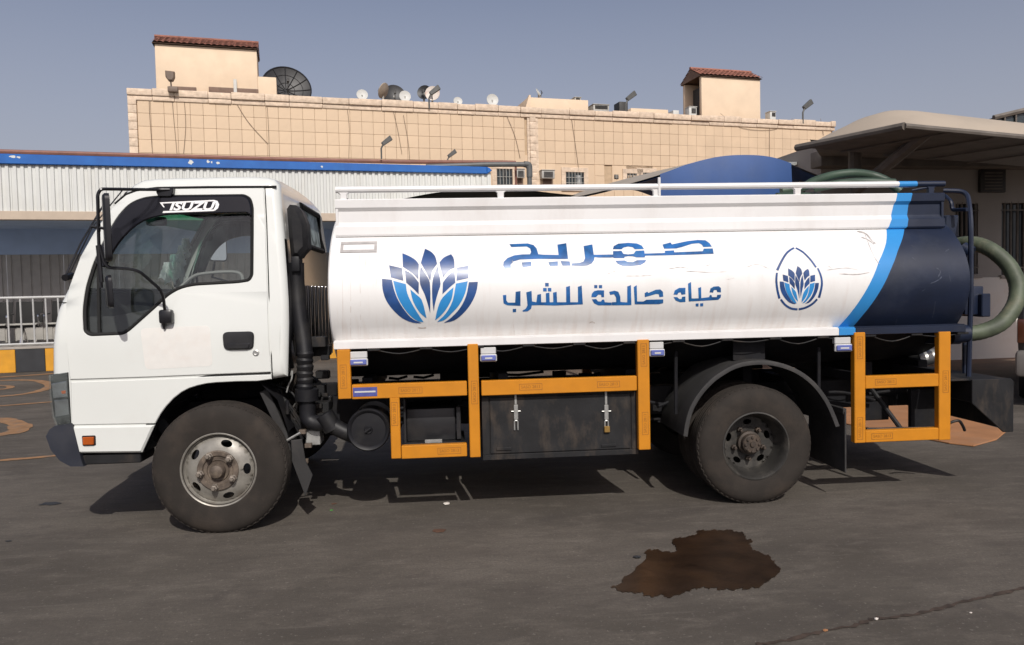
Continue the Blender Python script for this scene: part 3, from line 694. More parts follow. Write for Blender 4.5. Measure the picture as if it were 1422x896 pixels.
# badge sticker on the deflector
def vis_pt(px, py, yn=-.032): p = CP(px, py); return CW(p[0], yn, p[1])
h = NB()
T0 = text_bm('ISUZU', .064, .25, 1.52, .0022)
a = CP(231, 293); b = CP(306, 286); cx, cz = CP(267.5, 287.6)
for v in T0.verts: v.co = CW(cx + v.co.x, -.0335, cz + v.co.y * 1.1)
merge(h, T0)
strip = lambda pts: prism(h, [CP(*p) for p in pts], -.0330, -.0315, 0, warp=CW)
strip([(224, 282), (299, 278.5), (299, 280.3), (226, 283.6)]); strip([(229, 294), (300, 291.6), (299, 293.8), (228, 296.5)])
strip([(299, 278.5), (304, 280), (306.3, 285), (304.6, 290), (300, 293.6), (298.5, 291.4), (301, 287), (301.2, 283), (298.6, 280.4)])
strip([(224, 282), (227.5, 283), (231, 288.5), (229.5, 289)])
link('maker_sticker', h, 'decalwhite', door, smooth=0)

# ---------------------------------------------------------------- cab interior
h = NB(); d0 = CP(118, 440); box(h, (-2.28, .1, .95), (-1.94, 1.9, 1.25), .04); box(h, (-2.25, .12, 1.22), (-2.02, .6, 1.30), .03); link('dashboard', h, 'interior', cab)
st = NB(); sc_ = Vector((-1.80, .52, 1.31)); tilt = Matrix.Translation(sc_) @ Matrix.Rotation(R(-32), 4, 'Y')
tube(st, [tilt @ Vector((.21 * math.cos(t), .21 * math.sin(t), 0)) for t in [2 * math.pi * k / 28 for k in range(28)]], .014, 8, closed=True)
for k in range(3):
    t = R(90 + 120 * k); tube(st, [tilt @ Vector((0, 0, -.03)), tilt @ Vector((.2 * math.cos(t), .2 * math.sin(t), 0))], .011, 6)
tube(st, [tilt @ Vector((0, 0, -.02)), sc_ + Vector((-.22, 0, -.35))], .03, 8); link('steering_wheel', st, 'interior', cab)
for y in (.28, .85, 1.35):
    s = NB(); box(s, (-1.62, y, .98), (-1.16, y + .42, 1.16), .05); box(s, (-1.26, y, 1.12), (-1.13, y + .42, 1.34), .05)
    link('seat', s, 'seat', cab)
h = NB(); p = onY(219, 308, .95); box(h, (p.x - .07, .90, p.z - .032), (p.x + .07, .955, p.z + .032), .015); tube(h, [(p.x, .95, p.z), (p.x - .03, 1.0, p.z + .10)], .007, 6); link('inside_mirror', h, 'interior', cab)
# a frilled white cloth hung by the far windscreen pillar
h = NB(); rr = random.Random(9)
for (px, py, w, L, s_) in ((258, 331, .05, .09, 0), (254, 341, .08, .11, 1), (246, 353, .11, .13, 2), (240, 364, .14, .15, 3), (238, 374, .13, .13, 4)):
    p = onY(px, py, 1.40 + .012 * s_); n = 15; m_ = 5; V = []
    for j in range(m_ + 1):
        t = j / m_; V.append([h.verts.new((p.x + w * (k / n - .5) * (1 + .35 * t) + rr.uniform(-.006, .006), p.y + .035 * math.sin(k * 1.9 + s_) * (.3 + t) + rr.uniform(-.006, .006), p.z - L * t * (.75 + .25 * math.sin(k * 1.1 + s_)))) for k in range(n + 1)])
    for A, B in zip(V, V[1:]):
        for k in range(n): h.faces.new((A[k], A[k + 1], B[k + 1], B[k]))
cl = link('cloth', h, 'cloth', smooth=60); tag(cl, 'crumpled white cloth hanging inside the truck windscreen', 'cloth')

# ---------------------------------------------------------------- near mirrors on their tube arms; wiper; far mirror
YM = -.20
def mp(px, py, Y=YM): return onY(px, py, Y)
h = NB()
tube(h, round_path([onY(236, 263.5, .10), onY(217, 263.5, .085), onY(190, 263.2, -.06), mp(140, 262.5), mp(135.5, 270), mp(137, 330), mp(139, 380), mp(141, 400)], .05, 5), .0095, 8)
tube(h, round_path([onY(229, 432, -.03), onY(226, 405, -.10), mp(194, 377, -.19), mp(180, 373.5), mp(152, 372), mp(145, 366), mp(138, 340)], .05, 5), .0095, 8)
tube(h, [mp(136, 341), mp(141, 392)], .013, 8)
prism(h, [(p.x, p.z) for p in [onY(*q, .10) for q in [(217, 261.5), (240.5, 261.5), (240.5, 267), (237, 273), (220, 273), (217, 267)]]], .095, .17, .004)
pbox(h, 219, 430.5, 238.5, 449.5, -.055, .0, .014); tube(h, [onY(228, 448, -.03), onY(228, 457, -.02)], [.018, .006], 8)
arm = link('mirror_arm', h, 'satin', truck)
def plate_mirror(px, p0, p1, w, depth, Y0, name, facing):
    a, b = onY(px[0], p0, Y0), onY(px[1], p1, Y0)
    bm = NB(); H = (a - b).length; c = (a + b) / 2; zax = (a - b).normalized()
    o = rounded([(-w / 2, -H / 2), (w / 2, -H / 2), (w / 2, H / 2), (-w / 2, H / 2)], .04, 4)
    xax = Vector((facing, 1, 0)).normalized(); nrm = xax.cross(zax).normalized()
    if nrm.x < 0: nrm = -nrm                                     # nrm points rearwards, the reflecting side
    Wm = lambda x, y, z: c + xax * x + zax * z + nrm * y
    prism(bm, o, -depth, .0, .012, warp=Wm); mm = link(name, bm, 'satin', truck)
    g_ = NB(); fill(g_, [inset(o, .010)], lambda x, z: Wm(x, .0025, z)); link('mirror_glass', g_, 'mirror', mm, smooth=0)
plate_mirror((150.5, 155.5), 270, 363, .20, .035, -.19, 'side_mirror', -.46)
plate_mirror((153, 157), 382, 428, .17, .03, -.19, 'wide_angle_mirror', -.50)
h = NB(); tube(h, [mp(127, 315, -.2), mp(150, 318, -.2)], .010, 6); box(h, mp(146, 322, -.21), mp(153, 312, -.17), .004); box(h, mp(134, 322, -.215), mp(140, 310, -.185), .004)
link('mirror_clamp', h, 'satin', truck)
h = NB(); tube(h, [onY(90, 386, .12), onY(100, 383, .2)], .022, 8); tube(h, [onY(92, 381, .14), onY(112, 338, .2), onY(124, 318, .3), onY(149, 276, .42)], .006, 6); tube(h, [onY(97, 379, .15), onY(128, 316, .3), onY(172, 262, .5)], .004, 6)
link('wiper', h, 'satin', truck)
pm = onY(302, 338, 2.22)
h = NB(); wd = .20; hh = .165
Wm = lambda x, y, z: pm + Vector((.95, -.30, 0)).normalized() * 0 + Vector((.60, .80, 0)).normalized() * x + Vector((.80, -.60, 0)).normalized() * y + Vector((0, 0, z))
o = rounded([(-wd / 2, -hh), (wd / 2, -hh), (wd / 2, hh), (-wd / 2, hh)], .045, 4)
prism(h, o, -.05, 0, .014, warp=Wm); tube(h, [pm + Vector((-.03, 0, -hh)), pm + Vector((-.05, -.02, -hh - .14)), onY(320, 392, 2.02)], .011, 6); fm = link('side_mirror', h, 'satin', truck, label='far side mirror seen through the cab windows')
h = NB(); fill(h, [inset(o, .012)], lambda x, z: Wm(x, .003, z)); link('mirror_glass', h, 'mirror', fm, smooth=0)

# ---------------------------------------------------------------- intake snorkel, duct and air filter between cab and tank
h = NB()
sn = [(398, 290), (402, 284), (411, 285), (419, 293), (426, 311), (428, 345), (421, 352), (417, 358), (404, 358), (401, 330)]
prism(h, [(p.x, p.z) for p in [onY(*q, .14) for q in sn]], .12, .27, .03); 
a = onY(402, 356, .2); box(h, (a.x + .02, .14, onY(0, 0, .2).z * 0 + onY(404, 378, .2).z), (onY(418, 357, .2).x, .26, a.z), .01)
link('air_intake', h, 'capipe', truck)
h = NB()
tube(h, spline([onY(411, 365, .22), onY(412, 400, .22), onY(416, 440, .2), onY(421, 470, .18), onY(423.5, 492, .16)], 4), [.052] * 17, 14); link('intake_duct', h, 'capipe', truck)
h = NB(); pts = [onY(423.5 + .3 * math.sin(k), 488 + k * 3.0, .15) for k in range(19)]; tube(h, pts, [.048 if k % 3 == 0 else (.056 if k % 3 == 1 else .053) for k in range(19)], 16)
link('bellows_hose', h, 'capipe', truck)
h = NB(); tube(h, [onY(426, 540, .14), onY(426, 556, .14)], .075, 18); tube(h, [onY(427, 556, .14), onY(427, 566, .14)], .05, 14)
tube(h, spline([onY(427, 560, .14), onY(428, 580, .14), onY(438, 588, .13), onY(455, 588, .12), onY(475, 598, .10), onY(496, 607, .1)], 5), .052, 14)
tube(h, [onY(450, 575, .11), onY(463, 596, .11)], .060, 14)
link('filter_pipe', h, 'capipe', truck)
c = onY(511.5, 597.5, -.01)
h = NB(); lathe(h, [(.0, .002), (.022, .0), (.028, .008), (.108, .012), (.116, .002), (.128, -.004), (.136, .006), (.137, .03), (.129, .034), (.129, .40), (0, .40)], c, 48)
tube(h, [c + Vector((-.02, -.004, -.012)), c + Vector((.018, -.006, .012))], .008, 6); link('air_filter', h, 'capipe', truck)
# loose pipes and brackets of the gap
h = NB(); rr = random.Random(11)
for k in range(16):
    x0, y0 = rr.uniform(402, 420), rr.uniform(430, 520); Y = rr.uniform(.12, .5)
    tube(h, spline([onY(x0, y0, Y), onY(x0 + rr.uniform(-6, 8), y0 + 30, Y), onY(x0 + rr.uniform(-10, 10), y0 + rr.uniform(50, 90), Y + .05)], 4), rr.uniform(.006, .014), 6)
for k in range(22):
    p = onY(rr.uniform(440, 453), rr.uniform(470, 600), rr.uniform(.25, .6)); s = rr.uniform(.015, .06); box(h, p - Vector((s, s, s * .6)), p + Vector((s, s, s * .6)), .004)
for k in range(9):
    tube(h, spline([onY(rr.uniform(362, 400), rr.uniform(530, 545), .25), onY(rr.uniform(380, 410), rr.uniform(545, 575), .2), onY(rr.uniform(400, 440), rr.uniform(560, 620), .25)], 4), rr.uniform(.006, .012), 6)
link('gap_fittings', h, 'boxsteel', truck)
h = NB()
tube(h, spline([onY(398, 545, .12), onY(401, 534, .12), onY(405, 526, .12), onY(406, 515, .14)], 4), .005, 6); link('brake_pipe', h, 'steel', truck); h = NB()
tube(h, [onY(399, 556, .1), onY(399, 575, .1)], .012, 8); link('bracket', h, 'chassis', truck); h = NB(); tube(h, [onY(396, 613, .08), onY(417, 601, .08)], .008, 6); link('bracket', h, 'steel', truck)
for px, py in ((420, 600), (428, 619), (423, 641)): 
    h = NB(); p = onY(px, py, .1); box(h, p - Vector((.022, .01, .014)), p + Vector((.022, .03, .014)), .003); link('bracket', h, 'hub', truck)
h = NB()
pbox(h, 424, 598, 445, 618, .15, .3, .004)
link('bracket', h, 'steel', truck)
# splash plate and mud flap behind the front wheel
h = NB(); sp = [(360, 545), (372, 540), (398, 600), (404, 625), (398, 640), (386, 600)]
prism(h, [(p.x, p.z) for p in [onY(*q, .10) for q in sp]], .10, .55, .004); link('splash_plate', h, 'flap', truck)
fl = [(404, 612), (419, 610), (424, 640), (434, 660), (424, 690), (414, 664), (405, 640)]
h = NB(); prism(h, [(p.x, p.z) for p in [onY(*q, .05) for q in fl]], .05, .062, .003)
ax = onY(419, 610, .1).x; link('mud_flap', h, 'flap', truck)
# wheel-arch liner
h = NB(); al = [(199, 628), (204, 617), (216, 590), (231, 565), (253, 545), (275, 536), (300, 532), (358, 530), (385, 556), (400, 600)]
A = [onY(*q, .02) for q in al]; a0 = [h.verts.new((p.x, .03, p.z)) for p in A]; a1 = [h.verts.new((p.x, .62, p.z)) for p in A]
for k in range(len(al) - 1): h.faces.new((a0[k], a0[k + 1], a1[k + 1], a1[k]))
link('arch_liner', h, 'chassis', truck)

# ---------------------------------------------------------------- chassis
h = NB()
for y in (.55, 1.35): box(h, (-2.25, y, .54), (3.72, y + .10, .75), .004)
for x in (-2.1, -.55, .6, 1.45, 2.65, 3.3): box(h, (x, .64, .60), (x + .08, 1.36, .74), .004)
link('chassis_frame', h, 'chassis', truck)
for x in (-.58, .35, 1.25, 2.1, 3.0, 3.42):
    h = NB(); box(h, (x, .35, .752), (x + .07, 1.65, .90), .003); link('tank_saddle', h, 'chassis', truck)
rr = random.Random(21); x = -.48; h = NB()
while x < 2.4:                                                 # hoses, valves and clips crowding the gap under the tank
    w = rr.uniform(.10, .42); y = rr.uniform(1.2, 1.5)
    if rr.random() < .62: box(h, (x, y, .752), (x + w, y + .05, rr.uniform(.79, .87)), .004)
    else: tube(h, [(x, y, .775), (x + w * .5, y, .765), (x + w, y, .785)], .012, 6)
    x += w + rr.uniform(.0, .10)
link('gap_fittings', h, 'chassis', truck)
h = NB(); tube(h, [(FWX, .12, .39), (FWX, 1.88, .39)], .05, 10); box(h, (FWX - .55, .46, .43), (FWX + .55, .54, .47), .004); box(h, (FWX - .55, 1.46, .43), (FWX + .55, 1.54, .47), .004)
tube(h, [(RWX, .2, .395), (RWX, 1.8, .395)], .075, 12); lathe(h, [(.0, -.17), (.13, -.15), (.18, 0), (.13, .15), (0, .17)], (RWX, 1, .395), 20)
for y in (.53, 1.45):
    for k in range(5): box(h, (RWX - .62 + k * .1, y, .50 - k * .018), (RWX + .62 - k * .1, y + .07, .514 - k * .018), .002)
tube(h, [(-.9, 1, .52), (RWX, 1, .42)], .04, 10); tube(h, [(-.9, 1.3, .5), (.8, 1.32, .48), (1.6, 1.3, .5)], .04, 10); tube(h, [(.2, 1.3, .46), (.9, 1.3, .46)], .11, 16)
box(h, (-1.75, .68, .55), (-1.10, 1.32, 1.02), .03); box(h, (-1.09, .8, .42), (-.35, 1.2, .66), .05)
link('running_gear', h, 'chassis', truck)
h = NB(); box(h, (-.30, 1.60, .36), (.9, 1.98, .68), .05); link('fuel_tank', h, 'chassis', truck)
h = NB()
for k in range(10):
    x0 = -.5 + k * .4; tube(h, spline([(x0, .45, .64 + .03 * math.sin(k)), (x0 + .2, .44, .67), (x0 + .45, .46, .63 + .03 * math.cos(k * 2))], 4), .012, 6)
box(h, (.1, .46, .62), (.55, .54, .70), .003); tube(h, [(.65, .35, .60), (1.15, .35, .60)], .09, 14)
link('air_line', h, 'chassis', truck)

# ---------------------------------------------------------------- tank
TA, TBB, TZ = 1.06, .62, 1.47
def on_tank(px, py, off=0.0):
    d = ray(px, py); A_, B_ = TA + off, TBB + off
    oy, oz = (CAM.y - YC) / A_, (CAM.z - TZ) / B_; dy, dz = d.y / A_, d.z / B_
    a, b, c_ = dy * dy + dz * dz, 2 * (oy * dy + oz * dz), oy * oy + oz * oz - 1
    q = b * b - 4 * a * c_
    if q < 0: return None
    return CAM + d * ((-b - math.sqrt(q)) / (2 * a))
TX0 = on_tank(457.5, 376).x; TX1 = on_tank(1347, 386).x
ZP0, ZP1 = 1.853, 2.086; YP = .140                              # side board
eL = [(1247, 263.5), (1243, 285), (1237, 310), (1230.5, 337), (1220, 364), (1204, 401), (1184, 431), (1165, 453)]
eR = [(1268, 263.5), (1263, 288), (1256, 314), (1247, 347), (1237, 374), (1220, 408), (1197, 439), (1185, 453)]
def edge_curve(E):
    pts = []
    for p in E:
        q = onY(*p, YP) if p[1] < 312 else on_tank(*p); pts.append((q.z, q.x))
    return sorted(pts)
cL, cR = edge_curve(eL), edge_curve(eR)
def lerp_curve(C_, z):
    if z <= C_[0][0]: return C_[0][1] + (z - C_[0][0]) * (C_[1][1] - C_[0][1]) / (C_[1][0] - C_[0][0]) * .6
    for (a, xa), (b, xb) in zip(C_, C_[1:]):
        if z <= b: 
            t = (z - a) / (b - a); return xa + (xb - xa) * t
    return C_[-1][1]
def tank_row(z): 
    l_, r_ = lerp_curve(cL, z), lerp_curve(cR, z)
    return [TX0 + (l_ - TX0) * k / 14 for k in range(15)] + [r_] + [r_ + (TX1 - r_) * k / 5 for k in range(1, 6)]
h = NB(); NA = 112; rws = []
for k in range(NA):
    a = 2 * math.pi * k / NA; y, z = YC - TA * math.cos(a), TZ + TBB * math.sin(a)
    rws.append([h.verts.new((x, y, z)) for x in tank_row(z)])
for k in range(NA):
    A, B = rws[k], rws[(k + 1) % NA]
    for i in range(len(A) - 1):
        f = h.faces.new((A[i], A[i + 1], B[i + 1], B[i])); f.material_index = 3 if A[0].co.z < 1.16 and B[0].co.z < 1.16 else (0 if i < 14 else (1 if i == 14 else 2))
# rolled rims and slightly dished ends
for i_, X, s, mi in ((0, TX0, 1, 0), (-1, TX1, -1, 2)):
    prev = [r_[i_] for r_ in rws]
    for d, sx in ((.012, -.010), (.03, -.006), (.05, .02), (.3, -.01), (.6, -.035)):
        cur = [h.verts.new((X + s * (sx if sx > .0 else sx), YC - (TA - d) * math.cos(2 * math.pi * k / NA), TZ + (TBB - d * TBB / TA) * math.sin(2 * math.pi * k / NA))) for k in range(NA)]
        for k in range(NA): f = h.faces.new((prev[k], prev[(k + 1) % NA], cur[(k + 1) % NA], cur[k])); f.material_index = mi
        prev = cur
    f = h.faces.new(prev); f.material_index = mi
tank = link('tank', h, ['tank', 'skyblue', 'navy', 'chassis'], truck, smooth=40)
# side boards with two pressed ridges, walkway deck between them
XB0, XB1 = onY(464.7, 274, YP).x, onY(1312, 266, YP).x
def board(flip):
    prof_b = [(.012, ZP0 - .012), (.0, ZP0 - .008), (-.004, ZP0 + .002), (.0, ZP0 + .054), (.006, ZP0 + .060), (.020, ZP0 + .084), (.020, ZP0 + .155), (.0, ZP0 + .178), (-.002, ZP1 - .006), (.004, ZP1), (.05, ZP1)]
    b = NB(); rr_ = []
    for dy, z in prof_b:
        l_, r_ = lerp_curve(cL, z), lerp_curve(cR, z); y = YP + dy; y = y if not flip else 2 * YC - y
        rr_.append([b.verts.new((x, y, z)) for x in [XB0 + (l_ - XB0) * k / 6 for k in range(7)] + [r_, XB1]])
    for A, B in zip(rr_, rr_[1:]):
        for i in range(len(A) - 1): f = b.faces.new((A[i], A[i + 1], B[i + 1], B[i])); f.material_index = 0 if i < 6 else (1 if i == 6 else 2)
    # returned ends
    for i, mi in ((0, 0), (-1, 2)):
        q = [r_[i] for r_ in rr_]; e = [b.verts.new((v.co.x, YP + .05 if not flip else 2 * YC - YP - .05, v.co.z)) for v in q]
        for k in range(len(q) - 1): 
            try: f = b.faces.new((q[k], q[k + 1], e[k + 1], e[k])); f.material_index = mi
            except ValueError: pass
    link('side_board', b, ['panel', 'skyblue', 'navy'], tank, smooth=25)
board(False); board(True)
for Y in (.156, 2 * YC - .156): h = NB(); tube(h, [(XB0, Y, ZP0 - .010), (XB1, Y, ZP0 - .010)], .006, 6); link('joint_shadow', h, 'rubber', tank)  # dark tube draws in the shadow line at the joint below each board
h = NB(); box(h, (XB0 + .02, YP + .04, 2.03), (XB1 - .01, 2 * YC - YP - .04, 2.075), .004); link('walkway_deck', h, 'panel', tank)
for x in (.3, 1.8):
    h = NB(); lathe_c = Vector((x, 1.0, 2.075)); t = bmesh.new(); bmesh.ops.create_cone(t, cap_ends=True, segments=32, radius1=.25, radius2=.24, depth=.07); merge(h, t, m=Matrix.Translation(lathe_c + Vector((0, 0, .03)))); link('manhole_lid', h, 'panel', tank)
# end caps of the board at the rear: navy closing plate
h = NB(); box(h, (XB1 - .02, YP + .006, 1.75), (XB1 - .002, 1.84, 2.07), .002); link('end_plate', h, 'navy', tank)
h = NB(); box(h, (XB0 + .002, YP + .006, 1.75), (XB0 + .018, 1.84, 2.07), .002); link('end_plate', h, 'panel', tank)
# lower ledge
def ledge(flip):
    zt = 1.172
    b = NB(); x_ = [onY(463, 478, -.02).x, onY(1165, 460, -.02).x, onY(1188, 460, -.02).x, onY(1341, 455, -.02).x]
    for i, mi in enumerate((0, 1, 2)):
        y0, y1 = (-.025, .10) if not flip else (1.90, 2.025)
        box(b, (x_[i] + .0005, y0, zt - .048), (x_[i + 1] - .0005, y1, zt), .003, mi)
        box(b, (x_[i] + .0005, y0 + .012 if not flip else y0, zt), (x_[i + 1] - .0005, y1 if not flip else y1 - .012, zt + .006), .002, mi)
    link('lower_ledge', b, ['panel', 'skyblue', 'navy'], tank)
ledge(False); ledge(True)
h = NB()
for k in range(13):
    x = -.5 + k * .33; box(h, (x, -.02, 1.108), (x + .08, .06, 1.123), .003)
for k in range(12):
    tube(h, spline([(-.45 + k * .33, .0, 1.112), (-.30 + k * .33, -.005, 1.085 + .012 * math.sin(k * 3)), (-.14 + k * .33, .0, 1.112)], 4), .004, 5)
link('ledge_clip', h, 'boxsteel', tank)
# name plate frame
h = NB(); o = [on_tank(*p) for p in [(474, 336), (524, 336), (524, 350), (474, 350)]]
z0, z1, x0, x1 = o[2].z, o[0].z, o[0].x, o[1].x
def tank_y(z, off=0.0): return YC - (TA + off) * math.sqrt(max(0, 1 - ((z - TZ) / (TBB + off)) ** 2))
def strip_t(b, x0, x1, z0, z1, t=.006, mi=0):
    n = 4; A, B = [], []
    for k in range(n + 1):
        z = z0 + (z1 - z0) * k / n; y = tank_y(z); A.append((y - t, z)); B.append((y + .01, z))
    poly = A + B[::-1]
    va = [b.verts.new((x0, y, z)) for y, z in poly]; vb = [b.verts.new((x1, y, z)) for y, z in poly]
    N = len(poly)
    for k in range(N): f = b.faces.new((va[k], va[(k + 1) % N], vb[(k + 1) % N], vb[k])); f.material_index = mi
    b.faces.new(va); b.faces.new(vb)
fw_ = .017
strip_t(h, x0, x1, z1 - fw_, z1); strip_t(h, x0, x1, z0, z0 + fw_); strip_t(h, x0, x0 + fw_, z0 + fw_ + .0005, z1 - fw_ - .0005, .0055); strip_t(h, x1 - fw_, x1, z0 + fw_ + .0005, z1 - fw_ - .0005, .0055)
link('plate_holder', h, mat('holder_grey', (.36, .34, .33), .6, 0, .2, 14), tank, smooth=20)

# painted emblem and lettering on the tank side
def decal(bm, polys, f, mi=0, step=3.5):
    for P in polys:
        P = [f(*q) for q in P]
        ys_ = [q[1] for q in P]; n = int((max(ys_) - min(ys_)) / step)
        cuts = [min(ys_) + (k + 1) * (max(ys_) - min(ys_)) / (n + 1) for k in range(n)]
        fill(bm, [P], lambda x, y: on_tank(x, y, .0016), mi, ([], cuts))
def smoothpoly(P, n=3):
    out = []; N = len(P)
    for i in range(N):
        p0, p1, p2, p3 = [Vector(P[(i + k) % N]) for k in (-1, 0, 1, 2)]
        a1 = (p1 - p0).angle(p2 - p1, 0); a2 = (p2 - p1).angle(p3 - p2, 0)
        out.append(tuple(p1))
        L = (p2 - p1).length
        if L > 25:
            m1 = (p2 - p0) * .5 if a1 < .6 else (p2 - p1); m2 = (p3 - p1) * .5 if a2 < .6 else (p2 - p1)
            m1 = m1.normalized() * L; m2 = m2.normalized() * L
            for k in range(1, n):
                t = k / n; h00 = 2 * t ** 3 - 3 * t * t + 1; h10 = t ** 3 - 2 * t * t + t; h01 = -2 * t ** 3 + 3 * t * t; h11 = t ** 3 - t * t
                out.append(tuple(p1 * h00 + m1 * h10 + p2 * h01 + m2 * h11))
    return out
lotus_navy = [[(78, 390), (180, 400), (205, 510), (250, 620), (330, 740), (400, 810), (490, 852), (400, 845), (290, 800), (190, 710), (120, 610), (85, 500)],
 [(980, 425), (1073, 422), (1055, 530), (1000, 650), (910, 760), (820, 825), (720, 848), (800, 790), (890, 690), (950, 570)],
 [(525, 78), (590, 112), (630, 160), (650, 235), (600, 310), (578, 410), (540, 330), (482, 225), (500, 160)],
 [(290, 125), (370, 160), (430, 200), (460, 240), (455, 395), (390, 330), (295, 265)],
 [(795, 135), (822, 180), (832, 275), (780, 300), (712, 375), (690, 300), (675, 220), (720, 170)],
 [(152, 250), (285, 280), (300, 410), (170, 375)], [(855, 275), (972, 255), (975, 382), (852, 410)],
 [(315, 300), (385, 340), (460, 430), (458, 550), (400, 490), (330, 430)], [(832, 300), (838, 430), (790, 470), (705, 550), (710, 430), (770, 350)],
 [(480, 265), (530, 340), (575, 430), (578, 750), (555, 660), (520, 550), (475, 450), (470, 340)],
 [(655, 260), (685, 440), (660, 530), (630, 640), (615, 730), (600, 600), (600, 440), (620, 340)]]
lotus_sky = [[(195, 410), (325, 445), (340, 540), (390, 650), (450, 750), (510, 840), (450, 830), (370, 770), (290, 670), (230, 550)],
 [(372, 500), (430, 550), (490, 610), (540, 800), (470, 740), (400, 620)],
 [(845, 440), (968, 415), (940, 540), (880, 660), (790, 760), (720, 820), (650, 838), (740, 750), (810, 620)],
 [(820, 478), (800, 600), (740, 710), (680, 780), (630, 820), (650, 720), (690, 610), (760, 530)]]
fA = lambda x, y: (520 + x * .13389, 335 + y * .13393)
h = NB(); decal(h, [smoothpoly(p) for p in lotus_navy], fA, 0); decal(h, [smoothpoly(p) for p in lotus_sky], fA, 1)
link('lotus_emblem', h, ['inknavy', 'inksky'], tank, smooth=60)
fB = lambda x, y: (690 + x * .13389, 325 + y * .13393); fC = lambda x, y: (840 + x * .13396, 325 + y * .13393)
row1B = [[(130, 105), (320, 98), (380, 115), (412, 150), (430, 210), (480, 215), (640, 218), (628, 110), (720, 95), (738, 258), (640, 260), (430, 258), (240, 265), (170, 285), (142, 320), (150, 355), (190, 380), (290, 385), (295, 392), (200, 408), (130, 398), (85, 370), (65, 325), (70, 290), (110, 250), (180, 222), (260, 212), (345, 210), (355, 185), (345, 150), (310, 130), (150, 135)],
 [(258, 295), (355, 288), (360, 335), (265, 345)], [(535, 292), (632, 284), (634, 330), (548, 333)], [(660, 280), (755, 285), (765, 328), (680, 330)],
 [(900, 125), (990, 108), (1005, 215), (1060, 215), (1190, 212), (1190, 245), (1060, 245), (1012, 240), (1008, 270), (985, 305), (940, 328), (880, 333), (775, 328), (780, 305), (860, 300), (900, 285), (915, 250)]]
row1C = [[(82, 158), (92, 125), (140, 100), (240, 92), (330, 98), (380, 120), (405, 155), (310, 158), (290, 138), (240, 130), (195, 140), (172, 158)],
 [(85, 178), (172, 175), (190, 205), (240, 212), (300, 205), (320, 175), (408, 172), (412, 203), (590, 198), (625, 195), (620, 175), (715, 170), (720, 190), (1015, 178), (1025, 152), (1118, 150), (1128, 205), (880, 215), (610, 222), (418, 225), (412, 243), (330, 243), (290, 232), (240, 230), (205, 237), (200, 250), (100, 250), (82, 243), (70, 243), (70, 214), (85, 212)],
 [(108, 278), (205, 275), (235, 290), (290, 292), (335, 272), (430, 270), (415, 295), (370, 322), (270, 333), (180, 330), (135, 310)],
 [(597, 110), (680, 88), (695, 108), (850, 75), (960, 62), (1040, 65), (1085, 95), (1108, 132), (1020, 135), (1005, 110), (975, 95), (900, 102), (800, 135), (740, 150), (615, 153)]]
row2B = [[(62, 635), (98, 632), (98, 690), (115, 712), (190, 712), (195, 600), (245, 592), (245, 745), (110, 740), (70, 720)], [(165, 778), (200, 776), (200, 810), (165, 812)],
 [(305, 605), (360, 590), (365, 700), (410, 708), (420, 630), (458, 622), (460, 708), (510, 708), (508, 615), (545, 608), (548, 708), (585, 708), (583, 608), (620, 600), (625, 708), (720, 708), (718, 550), (758, 538), (762, 708), (842, 708), (840, 548), (880, 535), (892, 730), (600, 742), (450, 738), (362, 740), (355, 775), (320, 802), (270, 806), (265, 795), (300, 775), (318, 740)],
 [(500, 508), (538, 508), (538, 544), (502, 544)], [(480, 560), (517, 560), (517, 596), (480, 596)], [(528, 560), (565, 560), (565, 596), (530, 596)],
 [(1010, 530), (1042, 530), (1042, 562), (1010, 562)], [(1058, 530), (1092, 530), (1092, 562), (1058, 562)],
 [(980, 655), (985, 620), (1010, 592), (1050, 583), (1112, 585), (1112, 655), (1085, 655), (1080, 630), (1050, 630), (1030, 655)],
 [(985, 678), (1030, 675), (1050, 700), (1080, 700), (1090, 682), (1112, 680), (1120, 708), (1190, 712), (1190, 740), (1050, 740), (1010, 720)]]
row2C = [[(45, 600), (100, 588), (140, 600), (160, 650), (162, 705), (232, 710), (232, 545), (270, 530), (275, 738), (72, 740), (72, 708), (118, 706), (115, 655), (95, 625), (55, 632)],
 [(300, 550), (330, 530), (335, 700), (400, 700), (430, 682), (605, 678), (605, 718), (560, 728), (310, 730)],
 [(412, 615), (440, 598), (450, 612), (530, 578), (575, 575), (602, 600), (605, 650), (565, 655), (560, 625), (530, 622), (415, 655)],
 [(712, 628), (725, 585), (770, 560), (835, 558), (835, 625), (795, 630), (785, 605), (762, 610), (752, 630)], [(712, 655), (750, 655), (770, 675), (795, 675), (800, 652), (835, 648), (835, 705), (780, 708), (735, 690)],
 [(862, 515), (893, 498), (900, 668), (972, 668), (968, 560), (998, 550), (1000, 665), (1080, 655), (1090, 632), (1105, 635), (1110, 655), (1160, 655), (1165, 632), (1205, 628), (1200, 660), (1175, 682), (1090, 688), (870, 700)],
 [(1085, 605), (1095, 565), (1130, 545), (1180, 542), (1202, 560), (1203, 605), (1165, 603), (1158, 580), (1130, 582), (1122, 608)],
 [(942, 722), (972, 720), (970, 752), (942, 750)], [(988, 720), (1020, 718), (1018, 750), (988, 750)]]
h = NB(); decal(h, row1B + row2B, fB); decal(h, row1C + row2C, fC); link('arabic_lettering', h, 'inkblue', tank, smooth=60)
fD = lambda x, y: (1060 + x * .11723, 335 + y * .11719)
